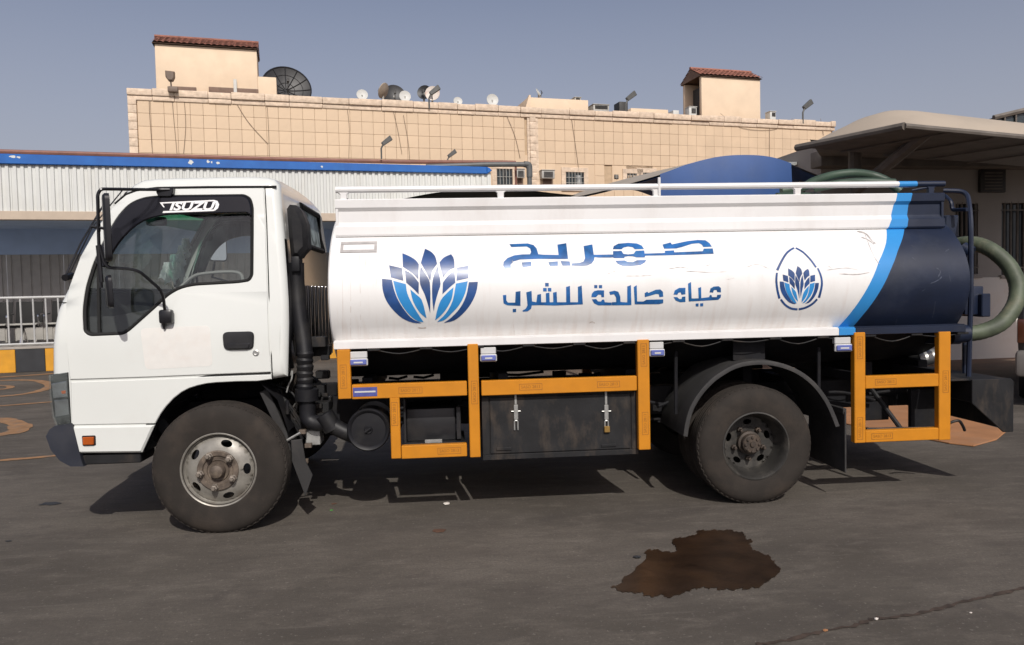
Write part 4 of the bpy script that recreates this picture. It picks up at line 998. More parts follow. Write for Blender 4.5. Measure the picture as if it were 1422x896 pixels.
def stroke(pts, w0, w1=None):
    P = spline([(*p, 0) for p in pts], 4); L, Rr = [], []; n = len(P)
    for i, p in enumerate(P):
        t = (P[min(i + 1, n - 1)] - P[max(i - 1, 0)]).normalized(); s = Vector((-t.y, t.x, 0)); w = (w0 + ((w1 or w0) - w0) * i / (n - 1)) * .5
        L.append((p + s * w).to_2d()); Rr.append((p - s * w).to_2d())
    return [tuple(q) for q in L + Rr[::-1]]
dropo = [stroke([(365, 80), (320, 105), (270, 150), (215, 240), (165, 345)], 20, 30), stroke([(385, 80), (470, 130), (560, 220), (625, 310)], 18, 20), stroke([(162, 375), (155, 470), (168, 580), (192, 680)], 24, 26), stroke([(645, 320), (685, 420), (693, 530), (660, 670)], 18, 28), stroke([(208, 690), (260, 755), (330, 797), (405, 808)], 24), stroke([(420, 808), (500, 788), (580, 745), (638, 688)], 24)]
small = lambda P: [(195 + (x - 78) * .467, 295 + (y - 78) * .581) for x, y in P]
h = NB(); decal(h, dropo + [small(smoothpoly(p)) for p in lotus_navy], fD, 0); decal(h, [small(smoothpoly(p)) for p in lotus_sky], fD, 1)
link('drop_emblem', h, ['inknavy', 'inksky'], tank, smooth=60)

# scratches, scuffs and drip runs
def decal_stroke(name, lines, m, off=.0012, w=.9):
    b = NB()
    for L_ in lines:
        pts = spline([(*q, 0) for q in L_[0]], 5); rr = random.Random(int(L_[0][0][0])); n = len(pts)
        A = []
        for i_, p in enumerate(pts):
            t = (pts[min(i_ + 1, n - 1)] - pts[max(i_ - 1, 0)]).normalized(); s_ = Vector((-t.y, t.x, 0)) * L_[1] * .75 * rr.uniform(.2, 1.0) * (.15 if i_ in (0, n - 1) else 1)
            A.append((b.verts.new(on_tank(p.x + s_.x, p.y + s_.y, off)), b.verts.new(on_tank(p.x - s_.x, p.y - s_.y, off))))
        for U, V in zip(A, A[1:]): b.faces.new((U[0], U[1], V[1], V[0]))
    o = link(name, b, m, tank, smooth=60); o['kind'] = 'stuff'
decal_stroke('scratch', [([(842, 381), (855, 376), (862, 372)], .5), ([(868, 383), (890, 383), (905, 382)], .6), ([(858, 377), (880, 373), (900, 371)], .4), ([(925, 374), (945, 371), (958, 373)], .5), ([(950, 376), (985, 378), (1010, 377)], .5), ([(1190, 321), (1202, 324), (1212, 335), (1216, 338)], 1.1), ([(1196, 329), (1206, 333), (1214, 339)], 1.2), ([(1200, 322), (1212, 352), (1222, 368)], .4), ([(1148, 375), (1175, 372), (1192, 375)], .6), ([(1165, 380), (1190, 381), (1208, 378)], .9), ([(1150, 369), (1156, 373)], .5), ([(1037, 371), (1052, 367), (1070, 374)], .5), ([(980, 369), (1000, 364)], .4), ([(711, 361), (716, 377), (717, 386)], .5), ([(1010, 388), (1020, 386)], .4)], 'scratch', .0034)
decal_stroke('drip_run', [([(486, 352), (487, 400), (487, 470)], .4), ([(499, 352), (500, 390), (501, 468)], .4), ([(507, 350), (508, 395)], .35), ([(522, 350), (523, 378), (522, 398)], .35), ([(475, 372), (476, 420), (476, 472)], .3), ([(580, 455), (586, 456), (592, 455)], 1.2), ([(818, 449), (822, 447), (826, 449)], 1.0), ([(713, 450), (714, 460), (714, 470)], .4)], 'drip')
decal_stroke('scuff', [([(1300, 372), (1306, 377), (1302, 386)], 1.6), ([(1266, 357), (1272, 362)], 1.0), ([(1292, 394), (1303, 389), (1308, 384)], 1.1), ([(1299, 418), (1297, 432), (1294, 444)], .5), ([(1318, 380), (1320, 392)], .6), ([(1246, 442), (1242, 456)], .5), ([(1265, 340), (1270, 344)], .8), ([(1280, 405), (1285, 401)], .6), ([(1312, 350), (1318, 346)], .7)], 'navyscuff')
# top rail
def top_rail(flip):
    Y = .165 if not flip else 2 * YC - .165
    zr = 2.150; xa, xb = onY(466, 263, .165).x, onY(1311, 251, .165).x; xm = onY(1247, 252, .165).x; xm2 = onY(1272, 252, .165).x
    b = NB()
    tube(b, [(xa, Y, zr), (xm, Y, zr)], .021, 10, 0); tube(b, [(xm, Y, zr), (xm2, Y, zr)], .0212, 10, 1); tube(b, [(xm2, Y, zr), (xb, Y, zr)], .021, 10, 2)
    rail = link('top_rail', b, ['panel', 'skyblue', 'navy'], tank)
    for px in (477, 695, 911, 1107, 1292):
        p = onY(px, 265, .165); k = NB(); mi = 'panel' if px < 1200 else 'navy'
        q = [(p.x - .036, zr - .018), (p.x + .036, zr - .018), (p.x + .022, zr - .03), (p.x + .020, ZP1 - .005), (p.x - .020, ZP1 - .005), (p.x - .022, zr - .03)]
        prism(k, q, Y - .012, Y + .012, .003); link('rail_bracket', k, mi, tank)
    k = NB(); tube(k, [(xa + .01, Y, zr - .01), (xa + .075, Y, ZP1)], .007, 6); tube(k, [(xb - .02, Y, zr - .005), (xm + .10, Y, ZP1 + .02)], .009, 6, 0); link('rail_strut', k, 'navy', tank)
top_rail(False); top_rail(True)
h = NB(); p = onY(915.5, 262, .15); tube(h, [(p.x, .15, ZP1 - .03), (p.x, .15, onY(915, 246.5, .15).z)], .010, 8); link('post', h, 'panel', tank)

# rear pipework
h = NB()
yr = .10
tube(h, round_path([onY(1310, 265, .30), onY(1343, 266, .22), onY(1348, 300, yr), onY(1348.5, 400, yr), onY(1345, 523, yr)], .12, 6), .017, 8)
tube(h, round_path([onY(1312, 272, .30), onY(1321, 280, .22), onY(1322, 292, .22), onY(1343, 291, yr)], .06, 5), .014, 8)
tube(h, [onY(1340, 470, .4), onY(1340, 522, .4)], .02, 8)
link('ladder_rail', h, 'navy', truck)
h = NB(); pbox(h, 1313, 299, 1332, 330, .22, .5, .008); tube(h, [onY(1336, 345, .3), onY(1349, 352, .25)], .05, 12); link('hose_rack', h, 'navy', truck)
h = NB(); pbox(h, 1340, 398, 1366, 437, .2, .45, .01); pbox(h, 1364, 408, 1376, 440, .16, .42, .006); tube(h, [onY(1345, 424, .28), onY(1366, 425, .28)], .062, 14); link('discharge_valve', h, 'navy', truck)
h = NB(); tube(h, [onY(1318, 466, .12), onY(1342, 463, .12)], .062, 16); pbox(h, 1302, 458, 1336, 478, .1, .3, .01); link('hose_socket', h, 'navy', truck)
h = NB(); tube(h, [onY(1262, 490, .55), onY(1304, 496, .5)], .035, 12); tube(h, [onY(1275, 500, .52), onY(1298, 494, .5)], .055, 14); tube(h, [onY(1255, 488, .5), onY(1264, 488, .5)], .01, 6); link('pump_fitting', h, 'steel', truck)

# ---------------------------------------------------------------- orange side guards (steel posts and bars wrapped in reflective tape)
YG = -.035
def gb(name, px0, py0, px1, py1, stamps=(), parent=truck, y0=YG, prx=0.0):
    a, b = onY(px0, py0, y0), onY(px1, py1, y0)
    k = NB(); box(k, (a.x, y0 - prx, b.z), (b.x, y0 + .05, a.z), .004)
    o = link(name, k, 'orange', parent)
    for (px, py, vert) in stamps:
        p = onY(px, py, y0); t = text_bm('SASO 2813', .027, 0, 1.0, 0); m = NB()
        rot = Matrix.Rotation(R(90), 4, 'X'); 
        for v in t.verts:
            x, z = v.co.x, v.co.y
            if vert: x, z = -z, x
            v.co = Vector((p.x + x, y0 - prx - .0012, p.z + z))
        merge(m, t)
        w_, h_ = (.075, .021); 
        if vert: w_, h_ = h_, w_
        for (x0_, x1_, z0_, z1_) in ((-w_, w_, h_ - .003, h_), (-w_, w_, -h_, -h_ + .003), (-w_, -w_ + .003, -h_ + .003, h_ - .003), (w_ - .003, w_, -h_ + .003, h_ - .003)):
            box(m, (p.x + x0_, y0 - prx - .0012, p.z + z0_), (p.x + x1_, y0 - prx + .001, p.z + z1_))
        link('stamp', m, 'stamp', o, smooth=0)
    return o
gb('guard_post', 467.5, 486, 488, 554, [(477, 523, True)], prx=.002)
gb('guard_post', 649, 478, 667.5, 635, [(659, 545, True)], prx=.002)
gb('guard_post', 885, 472, 903.5, 624.5, [(894, 493, True), (896, 588, True)], prx=.002)
def gbar(x0, x1, zt, zb, stamps): 
    z = None
    a = onY(x0, zt, YG); b = onY(x1, zb, YG); return gb('guard_bar', x0, zt, x1, zb, stamps)
def bar_z(pxa, pxb, pyt, pyb, pxr, stamps):
    """bar between two posts whose height is measured at pxr"""
    a, b = onY(pxa, pyt, YG), onY(pxb, pyb, YG); zt, zb = onY(pxr, pyt, YG).z, onY(pxr, pyb, YG).z
    k = NB(); box(k, (a.x + .001, YG, zb), (b.x - .001, YG + .05, zt), .004); o = link('guard_bar', k, 'orange', truck)
    for px, py, in stamps:
        p = onY(px, py, YG); t = text_bm('SASO 2813', .027); m = NB()
        for v in t.verts: v.co = Vector((p.x + v.co.x, YG - .0012, (zt + zb) / 2 + v.co.y))
        merge(m, t); zc = (zt + zb) / 2
        for (x0_, x1_, z0_, z1_) in ((-.075, .075, .018, .021), (-.075, .075, -.021, -.018), (-.075, -.072, -.018, .018), (.072, .075, -.018, .018)): box(m, (p.x + x0_, YG - .0012, zc + z0_), (p.x + x1_, YG + .001, zc + z1_))
        link('stamp', m, 'stamp', o, smooth=0)
bar_z(488, 649, 532.5, 552.5, 560, [(570, 541)]); bar_z(668, 885, 527, 547.5, 740, [(737, 536), (845, 533)])
gb('guard_post', 541, 552.5, 557, 637, [(548, 575, True)])
bar_z(557, 649, 618, 636, 600, [(624, 627)])
gb('guard_post', 1186.5, 462, 1202, 615, [(1194, 483, True), (1194, 595, True)], prx=.002)
gb('guard_post', 1304, 461, 1320, 611, [(1313, 530, True)], prx=.002)
bar_z(1202, 1304, 521, 538.5, 1250, [(1230, 530)]); bar_z(1202, 1304, 596.5, 613, 1250, [(1225, 604)])
h = NB(); tube(h, [onY(1210, 540, .3), onY(1252, 597, .06)], .016, 8); tube(h, [onY(1203, 596, .02), onY(1304, 594, .02)], .01, 6); link('guard_brace', h, 'boxsteel', truck)
for px, pt, pb in ((478, 478, 490), (658, 470, 482), (894, 466, 478), (1194, 456, 466), (1312, 454, 465)):
    a, b = onY(px - 5, pt, .0), onY(px + 5, pb, .0); h = NB(); box(h, (a.x, -.005, b.z), (b.x, .10, min(a.z, 1.12)), .003); link('guard_bracket', h, 'chassis', truck)
for px in (478, 658, 894): p = onY(px, 540, 0); h = NB(); box(h, (p.x - .03, .012, .82), (p.x + .03, .56, .87), .004); link('guard_bracket', h, 'chassis', truck)
for px in (1194, 1312): p = onY(px, 540, 0); h = NB(); box(h, (p.x - .03, .012, .80), (p.x + .03, .56, .86), .004); link('guard_bracket', h, 'chassis', truck)
# the same guards on the far side, plain
for a, b in (((-.70, .83), (-.60, 1.13)), ((.19, .42), (.28, 1.13)), ((1.24, .42), (1.33, 1.13)), ((2.74, .40), (2.82, 1.13)), ((3.35, .40), (3.43, 1.13)), ((-.60, .80), (1.24, .89)), ((2.82, .74), (3.35, .82)), ((2.82, .40), (3.35, .48))):
    h = NB(); box(h, (a[0] + .001, 1.985, a[1] + .001), (b[0] - .001, 2.035, b[1] - .001), .004); link('guard_bar', h, 'orange', truck)
# sticker
h = NB(); a, b = onY(490, 538.5, YG), onY(524, 550, YG); box(h, (a.x, YG - .0025, b.z), (b.x, YG - .0005, a.z)); s = link('sticker', h, 'bluesticker', truck, smooth=0)
h = NB(); box(h, (a.x + .01, YG - .004, (a.z + b.z) / 2 - .004), (b.x - .01, YG - .0030, (a.z + b.z) / 2 + .006)); link('sticker_stripe', h, 'whiteplastic', s, smooth=0)
# marker lamps
for px0, py0, px1, py1 in ((484.5, 489, 511, 508), (666.5, 483, 690, 502), (901.5, 475.5, 923, 495), (1159, 469, 1183, 488)):
    a, b = onY(px0, py0, -.02), onY(px1, py1, -.02); zs = a.z - (a.z - b.z) * .46
    k = NB(); box(k, (a.x + .004, -.015, zs), (b.x - .004, .02, a.z), .004); box(k, (a.x, -.028, b.z), (b.x, -.005, zs - .001), .006); lm = link('marker_lamp', k, 'whiteplastic', truck)
    k = NB(); box(k, (a.x + .007, -.040, b.z + .007), (b.x - .007, -.026, zs - .007), .005); link('lens', k, 'bluelens', lm)
    k = NB(); box(k, (a.x + .03, -.042, (b.z + zs) / 2 - .006), (b.x - .03, -.039, (b.z + zs) / 2 + .004), .001); link('bulb_strip', k, 'whiteplastic', lm)
# tool box
a, b = onY(668.5, 545, .02), onY(887, 631, .02)
h = NB(); box(h, (a.x, .03, b.z), (b.x, .46, a.z + .012), .006)
box(h, (a.x, .022, b.z + .001), (b.x, .032, b.z + .035), .002); box(h, (a.x, .022, a.z - .03), (b.x, .032, a.z + .01), .002); box(h, (a.x, .022, b.z + .036), (a.x + .045, .032, a.z - .031), .002); box(h, (b.x - .045, .022, b.z + .036), (b.x, .032, a.z - .031), .002)
tb = link('tool_box', h, 'boxsteel', truck)
h = NB(); box(h, (a.x + .052, .020, b.z + .042), (b.x - .052, .031, a.z - .038), .003); link('tool_box_lid', h, 'boxsteel', tb)
for px, padlock in ((716, False), (841.5, True)):
    p = onY(px, 560, .02); k = NB(); z = lambda py: onY(px, py, .02).z
    box(k, (p.x - .014, .006, z(583)), (p.x + .014, .021, z(562)), .003); box(k, (p.x - .008, .012, z(562)), (p.x + .008, .022, z(543)), .003)
    tube(k, [Vector((p.x - .03, .012, z(571))), Vector((p.x + .03, .012, z(571)))], .004, 6)
    tube(k, round_path([Vector((p.x - .011, .012, z(597))), Vector((p.x - .011, .012, z(584))), Vector((p.x + .011, .012, z(584))), Vector((p.x + .011, .012, z(597)))], .01, 3), .005, 6, cap=True)
    link('latch', k, 'steel', tb)
    if padlock:
        k = NB(); box(k, (p.x - .018, -.002, z(600)), (p.x + .020, .018, z(591.5)), .003); link('padlock', k, 'brass', tb)
for px, py in ((700, 624), (845, 619)): p = onY(px, py, .02); h = NB(); box(h, (p.x - .05, .012, p.z - .006), (p.x + .05, .022, p.z + .012), .002); link('hinge', h, 'boxsteel', tb)
# battery tray in the open bay
a, b = onY(563, 551, .12), onY(646, 612, .12)
h = NB(); box(h, (a.x, .16, b.z), (b.x - .06, .50, a.z - .09), .01); box(h, (a.x - .01, .11, a.z - .012), (b.x - .02, .50, a.z), .006); box(h, (b.x - .055, .12, b.z + .01), (b.x - .025, .15, a.z - .08), .003); box(h, (a.x - .015, .10, b.z), (a.x, .5, a.z - .012), .002); box(h, (a.x - .02, .09, b.z - .012), (b.x, .5, b.z - .001), .003)
link('battery_box', h, 'black', truck)
h = NB(); box(h, onY(590, 616, .07) + Vector((0, 0, 0)), onY(614, 609.5, .09), .002); link('nameplate', h, 'steel', truck)

# ---------------------------------------------------------------- rear mudguards
def mudguard(flip):
    Y = (lambda y: y) if not flip else (lambda y: 2 * YC - y)
    lip = [(950.5, 606), (953, 588), (958, 570), (965, 556), (974, 543), (985, 531), (997, 521), (1020, 508), (1045.5, 502.4), (1074, 503.4), (1104.5, 513), (1130, 531), (1148, 554), (1158, 574), (1165, 592)]
    P = spline([onY(*q, -.01) for q in lip], 4); k = NB(); N = len(P); C0 = Vector((RWX, 0, .40))
    sec = [(-.010, -.022), (-.012, .0), (-.008, .006), (.02, .008), (.52, .008), (.525, .0), (.02, .0)]
    R_ = []
    for p in P:
        rad = Vector((p.x - C0.x, 0, p.z - C0.z)).normalized(); R_.append([k.verts.new((p.x + rad.x * d, Y(y), p.z + rad.z * d)) for y, d in sec])
    for A, B in zip(R_, R_[1:]):
        for i in range(len(sec)): k.faces.new((A[i], A[(i + 1) % len(sec)], B[(i + 1) % len(sec)], B[i]))
    k.faces.new(R_[0]); k.faces.new(R_[-1])
    mgd = link('mudguard', k, 'flap', truck, smooth=50)
    k = NB(); x = onY(1175, 600, .0).x
    zt, zb = onY(1174, 572, 0).z, onY(1175, 657, 0).z
    a_, b_ = sorted((Y(.005), Y(.52))); box(k, (x - .006, a_, zb), (x + .006, b_, zt), .003); box(k, (x - .012, a_ + .01, zt - .02), (x + .012, b_ - .01, zt + .02), .003); link('mud_flap', k, 'flap', mgd)
    for px, pt, pb in ((938.5, 488, 575), (1137, 482, 540)):
        k = NB(); p0, p1 = onY(px, pt, .12), onY(px, pb, .12); tube(k, [(p0.x, Y(.12), p0.z), (p1.x, Y(.12), p1.z)], .013, 8); link('mudguard_stay', k, 'chassis', mgd)
    k = NB()
    p0, p1 = onY(1021, 470, .06), onY(1066, 500, .06); a_, b_ = sorted((Y(.10), Y(.115))); box(k, (p0.x, a_, p1.z), (p1.x, b_, p0.z), .002)
    link('mudguard_bracket', k, 'chassis', mgd)
mudguard(False); mudguard(True)

# ---------------------------------------------------------------- rear bumper
BYa, BYb = .0, 2.0
xa, xb = onY(1322, 525, 0).x, onY(1408, 525, 0).x; zt = onY(1380, 526.5, 0).z; zb = onY(1380, 601, 0).z; zm = onY(1350, 560, 0).z; xp = onY(1350, 540, 0).x; xq = onY(1394, 601, 0).x
h = NB(); pl = [(xp, zt), (xb - .02, zt), (xb, zt - .02), (xb, zb), (xq, zb), (xp, zm)]
for y0, y1 in ((BYa, BYa + .012), (BYb - .012, BYb)): prism(h, pl, y0, y1, .003)
box(h, (xp + .004, BYa + .014, zt - .16), (xb - .004, BYb - .014, zt - .004), .006)
box(h, (xb - .06, BYa + .014, zb + .02), (xb - .004, BYb - .014, zt - .165), .004)
box(h, (xa - .02, BYa + .03, zt - .010), (xp + .002, BYb - .03, zt + .004), .002)
link('rear_bumper', h, 'boxsteel', truck)
h = NB(); box(h, (xa - .10, .30, zm - .24), (xa + .12, .34, zt - .10), .004); link('tow_bracket', h, 'chassis', truck); h = NB(); box(h, (3.1, .52, .44), (3.3, .60, .62), .004); link('tow_bracket', h, 'chassis', truck)
h = NB(); tube(h, spline([(xa + .02, .10, .47), (xa + .10, .08, .50), (xa + .15, .10, .46), (xa + .18, .12, .42)], 4), .010, 8); link('hook', h, 'boxsteel', truck)
h = NB(); box(h, (xb - .001, .25, zt - .13), (xb + .03, .55, zt - .05), .008); box(h, (xb - .001, 1.45, zt - .13), (xb + .03, 1.75, zt - .05), .008); link('tail_lamp', h, 'tail', truck)

# ================================================================== hoses (laid on / hung on the truck)
h = NB()
pts = [(1336, 464, .16), (1362, 461, .14), (1390, 449, .14), (1409, 424, .16), (1413, 398, .20), (1404, 374, .26), (1388, 356, .32), (1368, 343, .40), (1345, 338, .52), (1322, 342, .66)]
path = spline([onY(*p) for p in pts], 8)
tube(h, path, [.054 + (.0018 if i % 2 else 0) for i in range(len(path))], 18)
ho = link('suction_hose', h, 'hose'); tag(ho, 'thick green hose looping out behind the navy tank end', 'hose')
h = NB()
path = spline([onY(1085, 266, .9), onY(1115, 260, .9), onY(1130, 252, .95), onY(1155, 244, 1.0), (onY(1185, 240.5, 1.0)), onY(1212, 244, 1.0), onY(1232, 252, .95), onY(1250, 266, .9)], 6)
tube(h, path, .034, 14)
path = spline([onY(1130, 262, .55), onY(1165, 255, .5), onY(1200, 252.5, .5), onY(1243, 254, .45)], 6); tube(h, path, .030, 14)
path = spline([(2.45, .55, 2.115), (2.8, .62, 2.12), (3.0, .9, 2.115), (2.8, 1.2, 2.12), (2.4, 1.1, 2.115)], 8); tube(h, path, .034, 12)
ho = link('coiled_hose', h, 'darkhose'); tag(ho, 'dark green hose lying coiled on the tank roof under the top rail', 'hose')

# ================================================================== marks and litter on the ground
def gpoly(name, pts, matn, z, jag=0.0, sub=0.12, seed=1, sm=True):
    P = [onZ(*p) for p in pts]; L = [(p.x, p.y) for p in P]
    if jag:
        rr = random.Random(seed); L = subdivide_loop(L, sub); L = [(x + rr.uniform(-jag, jag), y + rr.uniform(-jag, jag)) for x, y in L]
    b = NB(); fill(b, [L], lambda x, y: Vector((x, y, z))); return link(name, b, matn, smooth=0)
pud = [(848, 816), (862, 811), (866, 802), (878, 797), (884, 788), (897, 778), (897, 766), (910, 764), (925, 767), (940, 766), (936, 758), (933, 750), (950, 747), (967, 743), (969, 738), (990, 737), (1015, 737), (1033, 742), (1036, 748), (1046, 753), (1040, 757), (1050, 766), (1068, 773), (1075, 782), (1084, 792), (1078, 800), (1066, 808), (1052, 817), (1030, 819), (1010, 820), (990, 818), (972, 817), (958, 821), (945, 826), (926, 831), (920, 828), (900, 829), (890, 824), (868, 823)]
rr = random.Random(3); Lp = [onZ(*p) for p in pud]; Lp = spline(Lp + [Lp[0]], 8)[:-1]; Lq = []
for i, p in enumerate(Lp):
    j = .010 * math.sin(i * .9) + .007 * math.sin(i * 2.3 + 1) + rr.uniform(-.006, .006); Lq.append((p.x + j * rr.uniform(.3, 1), p.y + j))
b = NB(); fill(b, [Lq], lambda x, y: Vector((x, y, .004))); tag(link('puddle', b, 'puddle', smooth=0), 'dark brown oily puddle drying on the asphalt before the rear wheel', 'puddle')
# crack across the lower right corner
cr = [(1050, 897), (1090, 890), (1140, 878), (1190, 868), (1216, 861), (1260, 855), (1300, 847), (1340, 836), (1380, 828), (1425, 817)]
P = [onZ(*p) for p in cr]; rr = random.Random(5); P = spline(P, 7); b = NB(); vs = []
for p in P: 
    w = rr.uniform(.004, .017); q = p + Vector((rr.uniform(-.008, .008), rr.uniform(-.008, .008), 0)); vs.append((b.verts.new((q.x, q.y - w, .004)), b.verts.new((q.x, q.y + w, .0042))))
for A, B in zip(vs, vs[1:]): b.faces.new((A[0], B[0], B[1], A[1]))
tag(link('pavement_crack', b, 'crack', smooth=0), kind='structure')
# worn orange swirls painted on the yard at the left
def swirl(pts, w, seed):
    P = spline([onZ(*p) for p in pts], 6); b = NB(); vs = []; rr = random.Random(seed)
    for i, p in enumerate(P):
        t = (P[min(i + 1, len(P) - 1)] - P[max(i - 1, 0)]).normalized(); s = Vector((-t.y, t.x, 0)) * (w * rr.uniform(.75, 1.1))
        vs.append((b.verts.new((p.x - s.x, p.y - s.y, .005)), b.verts.new((p.x + s.x, p.y + s.y, .005))))
    for A, B in zip(vs, vs[1:]): b.faces.new((A[0], B[0], B[1], A[1]))
    tag(link('painted_swirl', b, 'roadpaint', smooth=0), kind='structure')
swirl([(-60, 527), (-20, 525), (20, 523), (75, 519)], .10, 1)
swirl([(-40, 532), (10, 528.5), (50, 529), (68, 534), (62, 541), (30, 548), (-30, 553)], .09, 2)
swirl([(-60, 566), (0, 564), (40, 561), (90, 557)], .06, 3)
swirl([(-30, 582), (0, 583), (22, 588), (28, 595), (14, 602), (-30, 607)], .12, 4)
swirl([(-50, 645), (0, 640), (40, 637), (80, 633)], .05, 5)
swirl([(-60, 541), (0, 541), (15, 538), (5, 536), (-40, 536)], .06, 6)
# rusty sheet lying behind the rear axle
pl = [onZ(*p) for p in [(1140, 548), (1228, 537), (1322, 578), (1398, 600), (1384, 612), (1352, 621), (1318, 617), (1230, 600), (1150, 585)]]
b = NB(); prism(b, [(p.x, p.y) for p in pl], .016, .005, .003, warp=lambda x, y, z: Vector((x, z, y)))
tag(link('rusty_sheet', b, 'plate', smooth=0), 'flat rust orange sheet lying on the ground behind the rear wheel', 'sheet')
def scrap(px, py, r_, matn, nm, label, cat, seed, flat=.4):
    p = onZ(px, py); t = bmesh.new(); bmesh.ops.create_icosphere(t, subdivisions=1, radius=r_); rr = random.Random(seed)
    for v in t.verts: v.co = Vector((v.co.x * rr.uniform(.7, 1.4), v.co.y * rr.uniform(.6, 1.2), v.co.z * flat * rr.uniform(.6, 1.1)))
    t.transform(Matrix.Translation(p + Vector((0, 0, r_ * flat * .9)))); tag(link(nm, t, matn, smooth=0), label, cat)
scrap(620, 701, .028, 'litter', 'paper_scrap', 'pale crumpled paper scrap on the asphalt under the tank', 'litter', 1)
scrap(610, 738, .045, 'leaf', 'dry_leaf', 'reddish dry leaf flat on the asphalt below the paper scrap', 'leaf', 2, .12)
scrap(460, 709, .013, 'green', 'green_scrap', 'tiny bright green scrap behind the front wheel', 'litter', 3, .2)
scrap(464, 700, .022, 'leaf', 'dry_leaf', 'dark dry leaf behind the front wheel', 'leaf', 4, .15)
scrap(884, 775, .020, 'kerbblack', 'dark_pebble', 'dark pebble at the left edge of the puddle', 'pebble', 5)
scrap(1217, 861, .010, 'litter', 'white_pebble', 'white pebble lying on the pavement crack', 'pebble', 6, .6)
scrap(1348, 852, .007, 'litter', 'white_pebble', 'small white pebble beside the crack at lower right', 'pebble', 7, .6)
scrap(1146, 877, .012, 'plate', 'orange_pebble', 'orange stone chip on the pavement crack', 'pebble', 8, .5)
for i, (px, py, s) in enumerate(((70, 700, .9), (12, 752, .25))):
    p = onZ(px, py); b = NB(); n = 14; rr = random.Random(i + 30)
    L = [(p.x + .09 * s * math.cos(2 * math.pi * k / n) * rr.uniform(.7, 1.2), p.y + .05 * s * math.sin(2 * math.pi * k / n) * rr.uniform(.6, 1.2)) for k in range(n)]
    fill(b, [L], lambda x, y: Vector((x, y, .004))); tag(link('tar_spot', b, 'kerbblack', smooth=0), kind='structure')

# ================================================================== striped plinth, railing and bench on the left
def BX(px, py, off): return bg(px, py, off)
plinth = empty('striped_plinth', mtx=BM @ Matrix.Translation((-3, 0, 0)))
tag(plinth, 'yellow and black striped concrete plinth under the grey railing', 'plinth')
PHt = .53; x_b = BX(21.5, 505, 0)[0]; bw = BX(63, 505, 0)[0] - x_b; XE = BX(452, 500, 0)[0]
def LK(name, bm, mats, parent, smooth=35, **k):
    """authored in the frame of the background buildings"""
    bm.transform(BM); return link(name, bm, mats, parent, smooth, **k)
i = 0; x = x_b - 14 * bw
while x < XE:
    b = NB(); box(b, (x + .002, 0, .0), (x + bw - .002, .30, PHt - .05), .008); LK('kerb_block', b, 'kerbblack' if (round((x - x_b) / bw) % 2 == 0) else 'yellow', plinth); x += bw
b = NB(); box(b, (x_b - 14 * bw, -.01, PHt - .048), (x, .34, PHt), .006); LK('coping', b, 'concrete', plinth)
b = NB(); box(b, (x_b - 14 * bw, .342, -.2), (x, 6.0, PHt - .02)); LK('platform', b, 'concrete', plinth)
railing = empty('metal_railing', mtx=BM @ Matrix.Translation((-3, .15, PHt)))
tag(railing, 'grey metal railing standing on the striped plinth', 'railing')
b = NB(); x0 = x_b - 12 * bw
zr = BX(30, 413.5, .15)[1]
tube(b, [(x0, .15, zr), (XE, .15, zr)], .028, 8); LK('top_rail', b, 'railgrey', railing)
b = NB(); tube(b, [(x0, .15, PHt + .05), (XE, .15, PHt + .05)], .022, 8); LK('bottom_rail', b, 'railgrey', railing)
xb_, sp_ = BX(11.5, 445, .15)[0], BX(29.3, 445, .15)[0] - BX(11.5, 445, .15)[0]
k = -int((xb_ - x0) / sp_)
while xb_ + k * sp_ < XE:
    b = NB(); xx = xb_ + k * sp_; tube(b, [(xx, .15, PHt + .05), (xx, .15, zr - .01)], .018, 8); LK('baluster', b, 'railgrey', railing); k += 1
def bench(xc, n, yb, label):
    r_ = empty('waiting_bench', mtx=BM @ Matrix.Translation((xc, yb, PHt))); tag(r_, label, 'bench', 'benches behind the railing')
    z0 = PHt; w = .60
    for k in range(n):
        x = xc + k * w
        b = NB(); box(b, (x + .03, yb, z0 + .42), (x + w - .03, yb + .46, z0 + .455), .012); LK('seat', b, 'acgrey', r_)
        b = NB(); t = bmesh.new(); box(t, (x + .03, 0, 0), (x + w - .03, .025, .50), .012); merge(b, t, m=Matrix.Translation((0, yb + .44, z0 + .45)) @ Matrix.Rotation(R(-14), 4, 'X')); LK('backrest', b, 'rubber', r_)
    for k in range(n + 1):
        x = xc + k * w
        b = NB(); tube(b, round_path([(x, yb + .45, z0 + .66), (x, yb + .03, z0 + .64), (x, yb + .06, z0 + .40)], .05, 4), .020, 8); LK('armrest', b, 'chrome', r_)
    b = NB(); box(b, (xc + .02, yb + .18, z0 + .36), (xc + n * w - .02, yb + .26, z0 + .415), .004); LK('beam', b, 'black', r_)
    for x in (xc + .35, xc + n * w - .35):
        b = NB(); tube(b, [(x, yb + .0, z0 + .02), (x, yb + .22, z0 + .36)], .022, 6); tube(b, [(x, yb + .44, z0 + .02), (x, yb + .22, z0 + .36)], .022, 6); LK('leg', b, 'chrome', r_)
xe = BX(52, 445, 1.0)[0]; bench(xe - .60 * 3 + .0, 3, 1.0, 'black metal waiting bench behind the railing at far left')
bench(xe + .12, 3, 1.0, 'black metal waiting bench behind the railing beside the cab front')

# ================================================================== ribbed canopy building
shed = empty('station_building', mtx=BM @ Matrix.Translation((0, 1.5, 0)))
tag(shed, 'low white ribbed station building with blue roof edge behind the cab', 'building')
SX0, SX1 = BX(-160, 260, 0)[0], BX(682, 262, 0)[0]
zA, zB, zC_ = 3.155, 3.33, 4.30
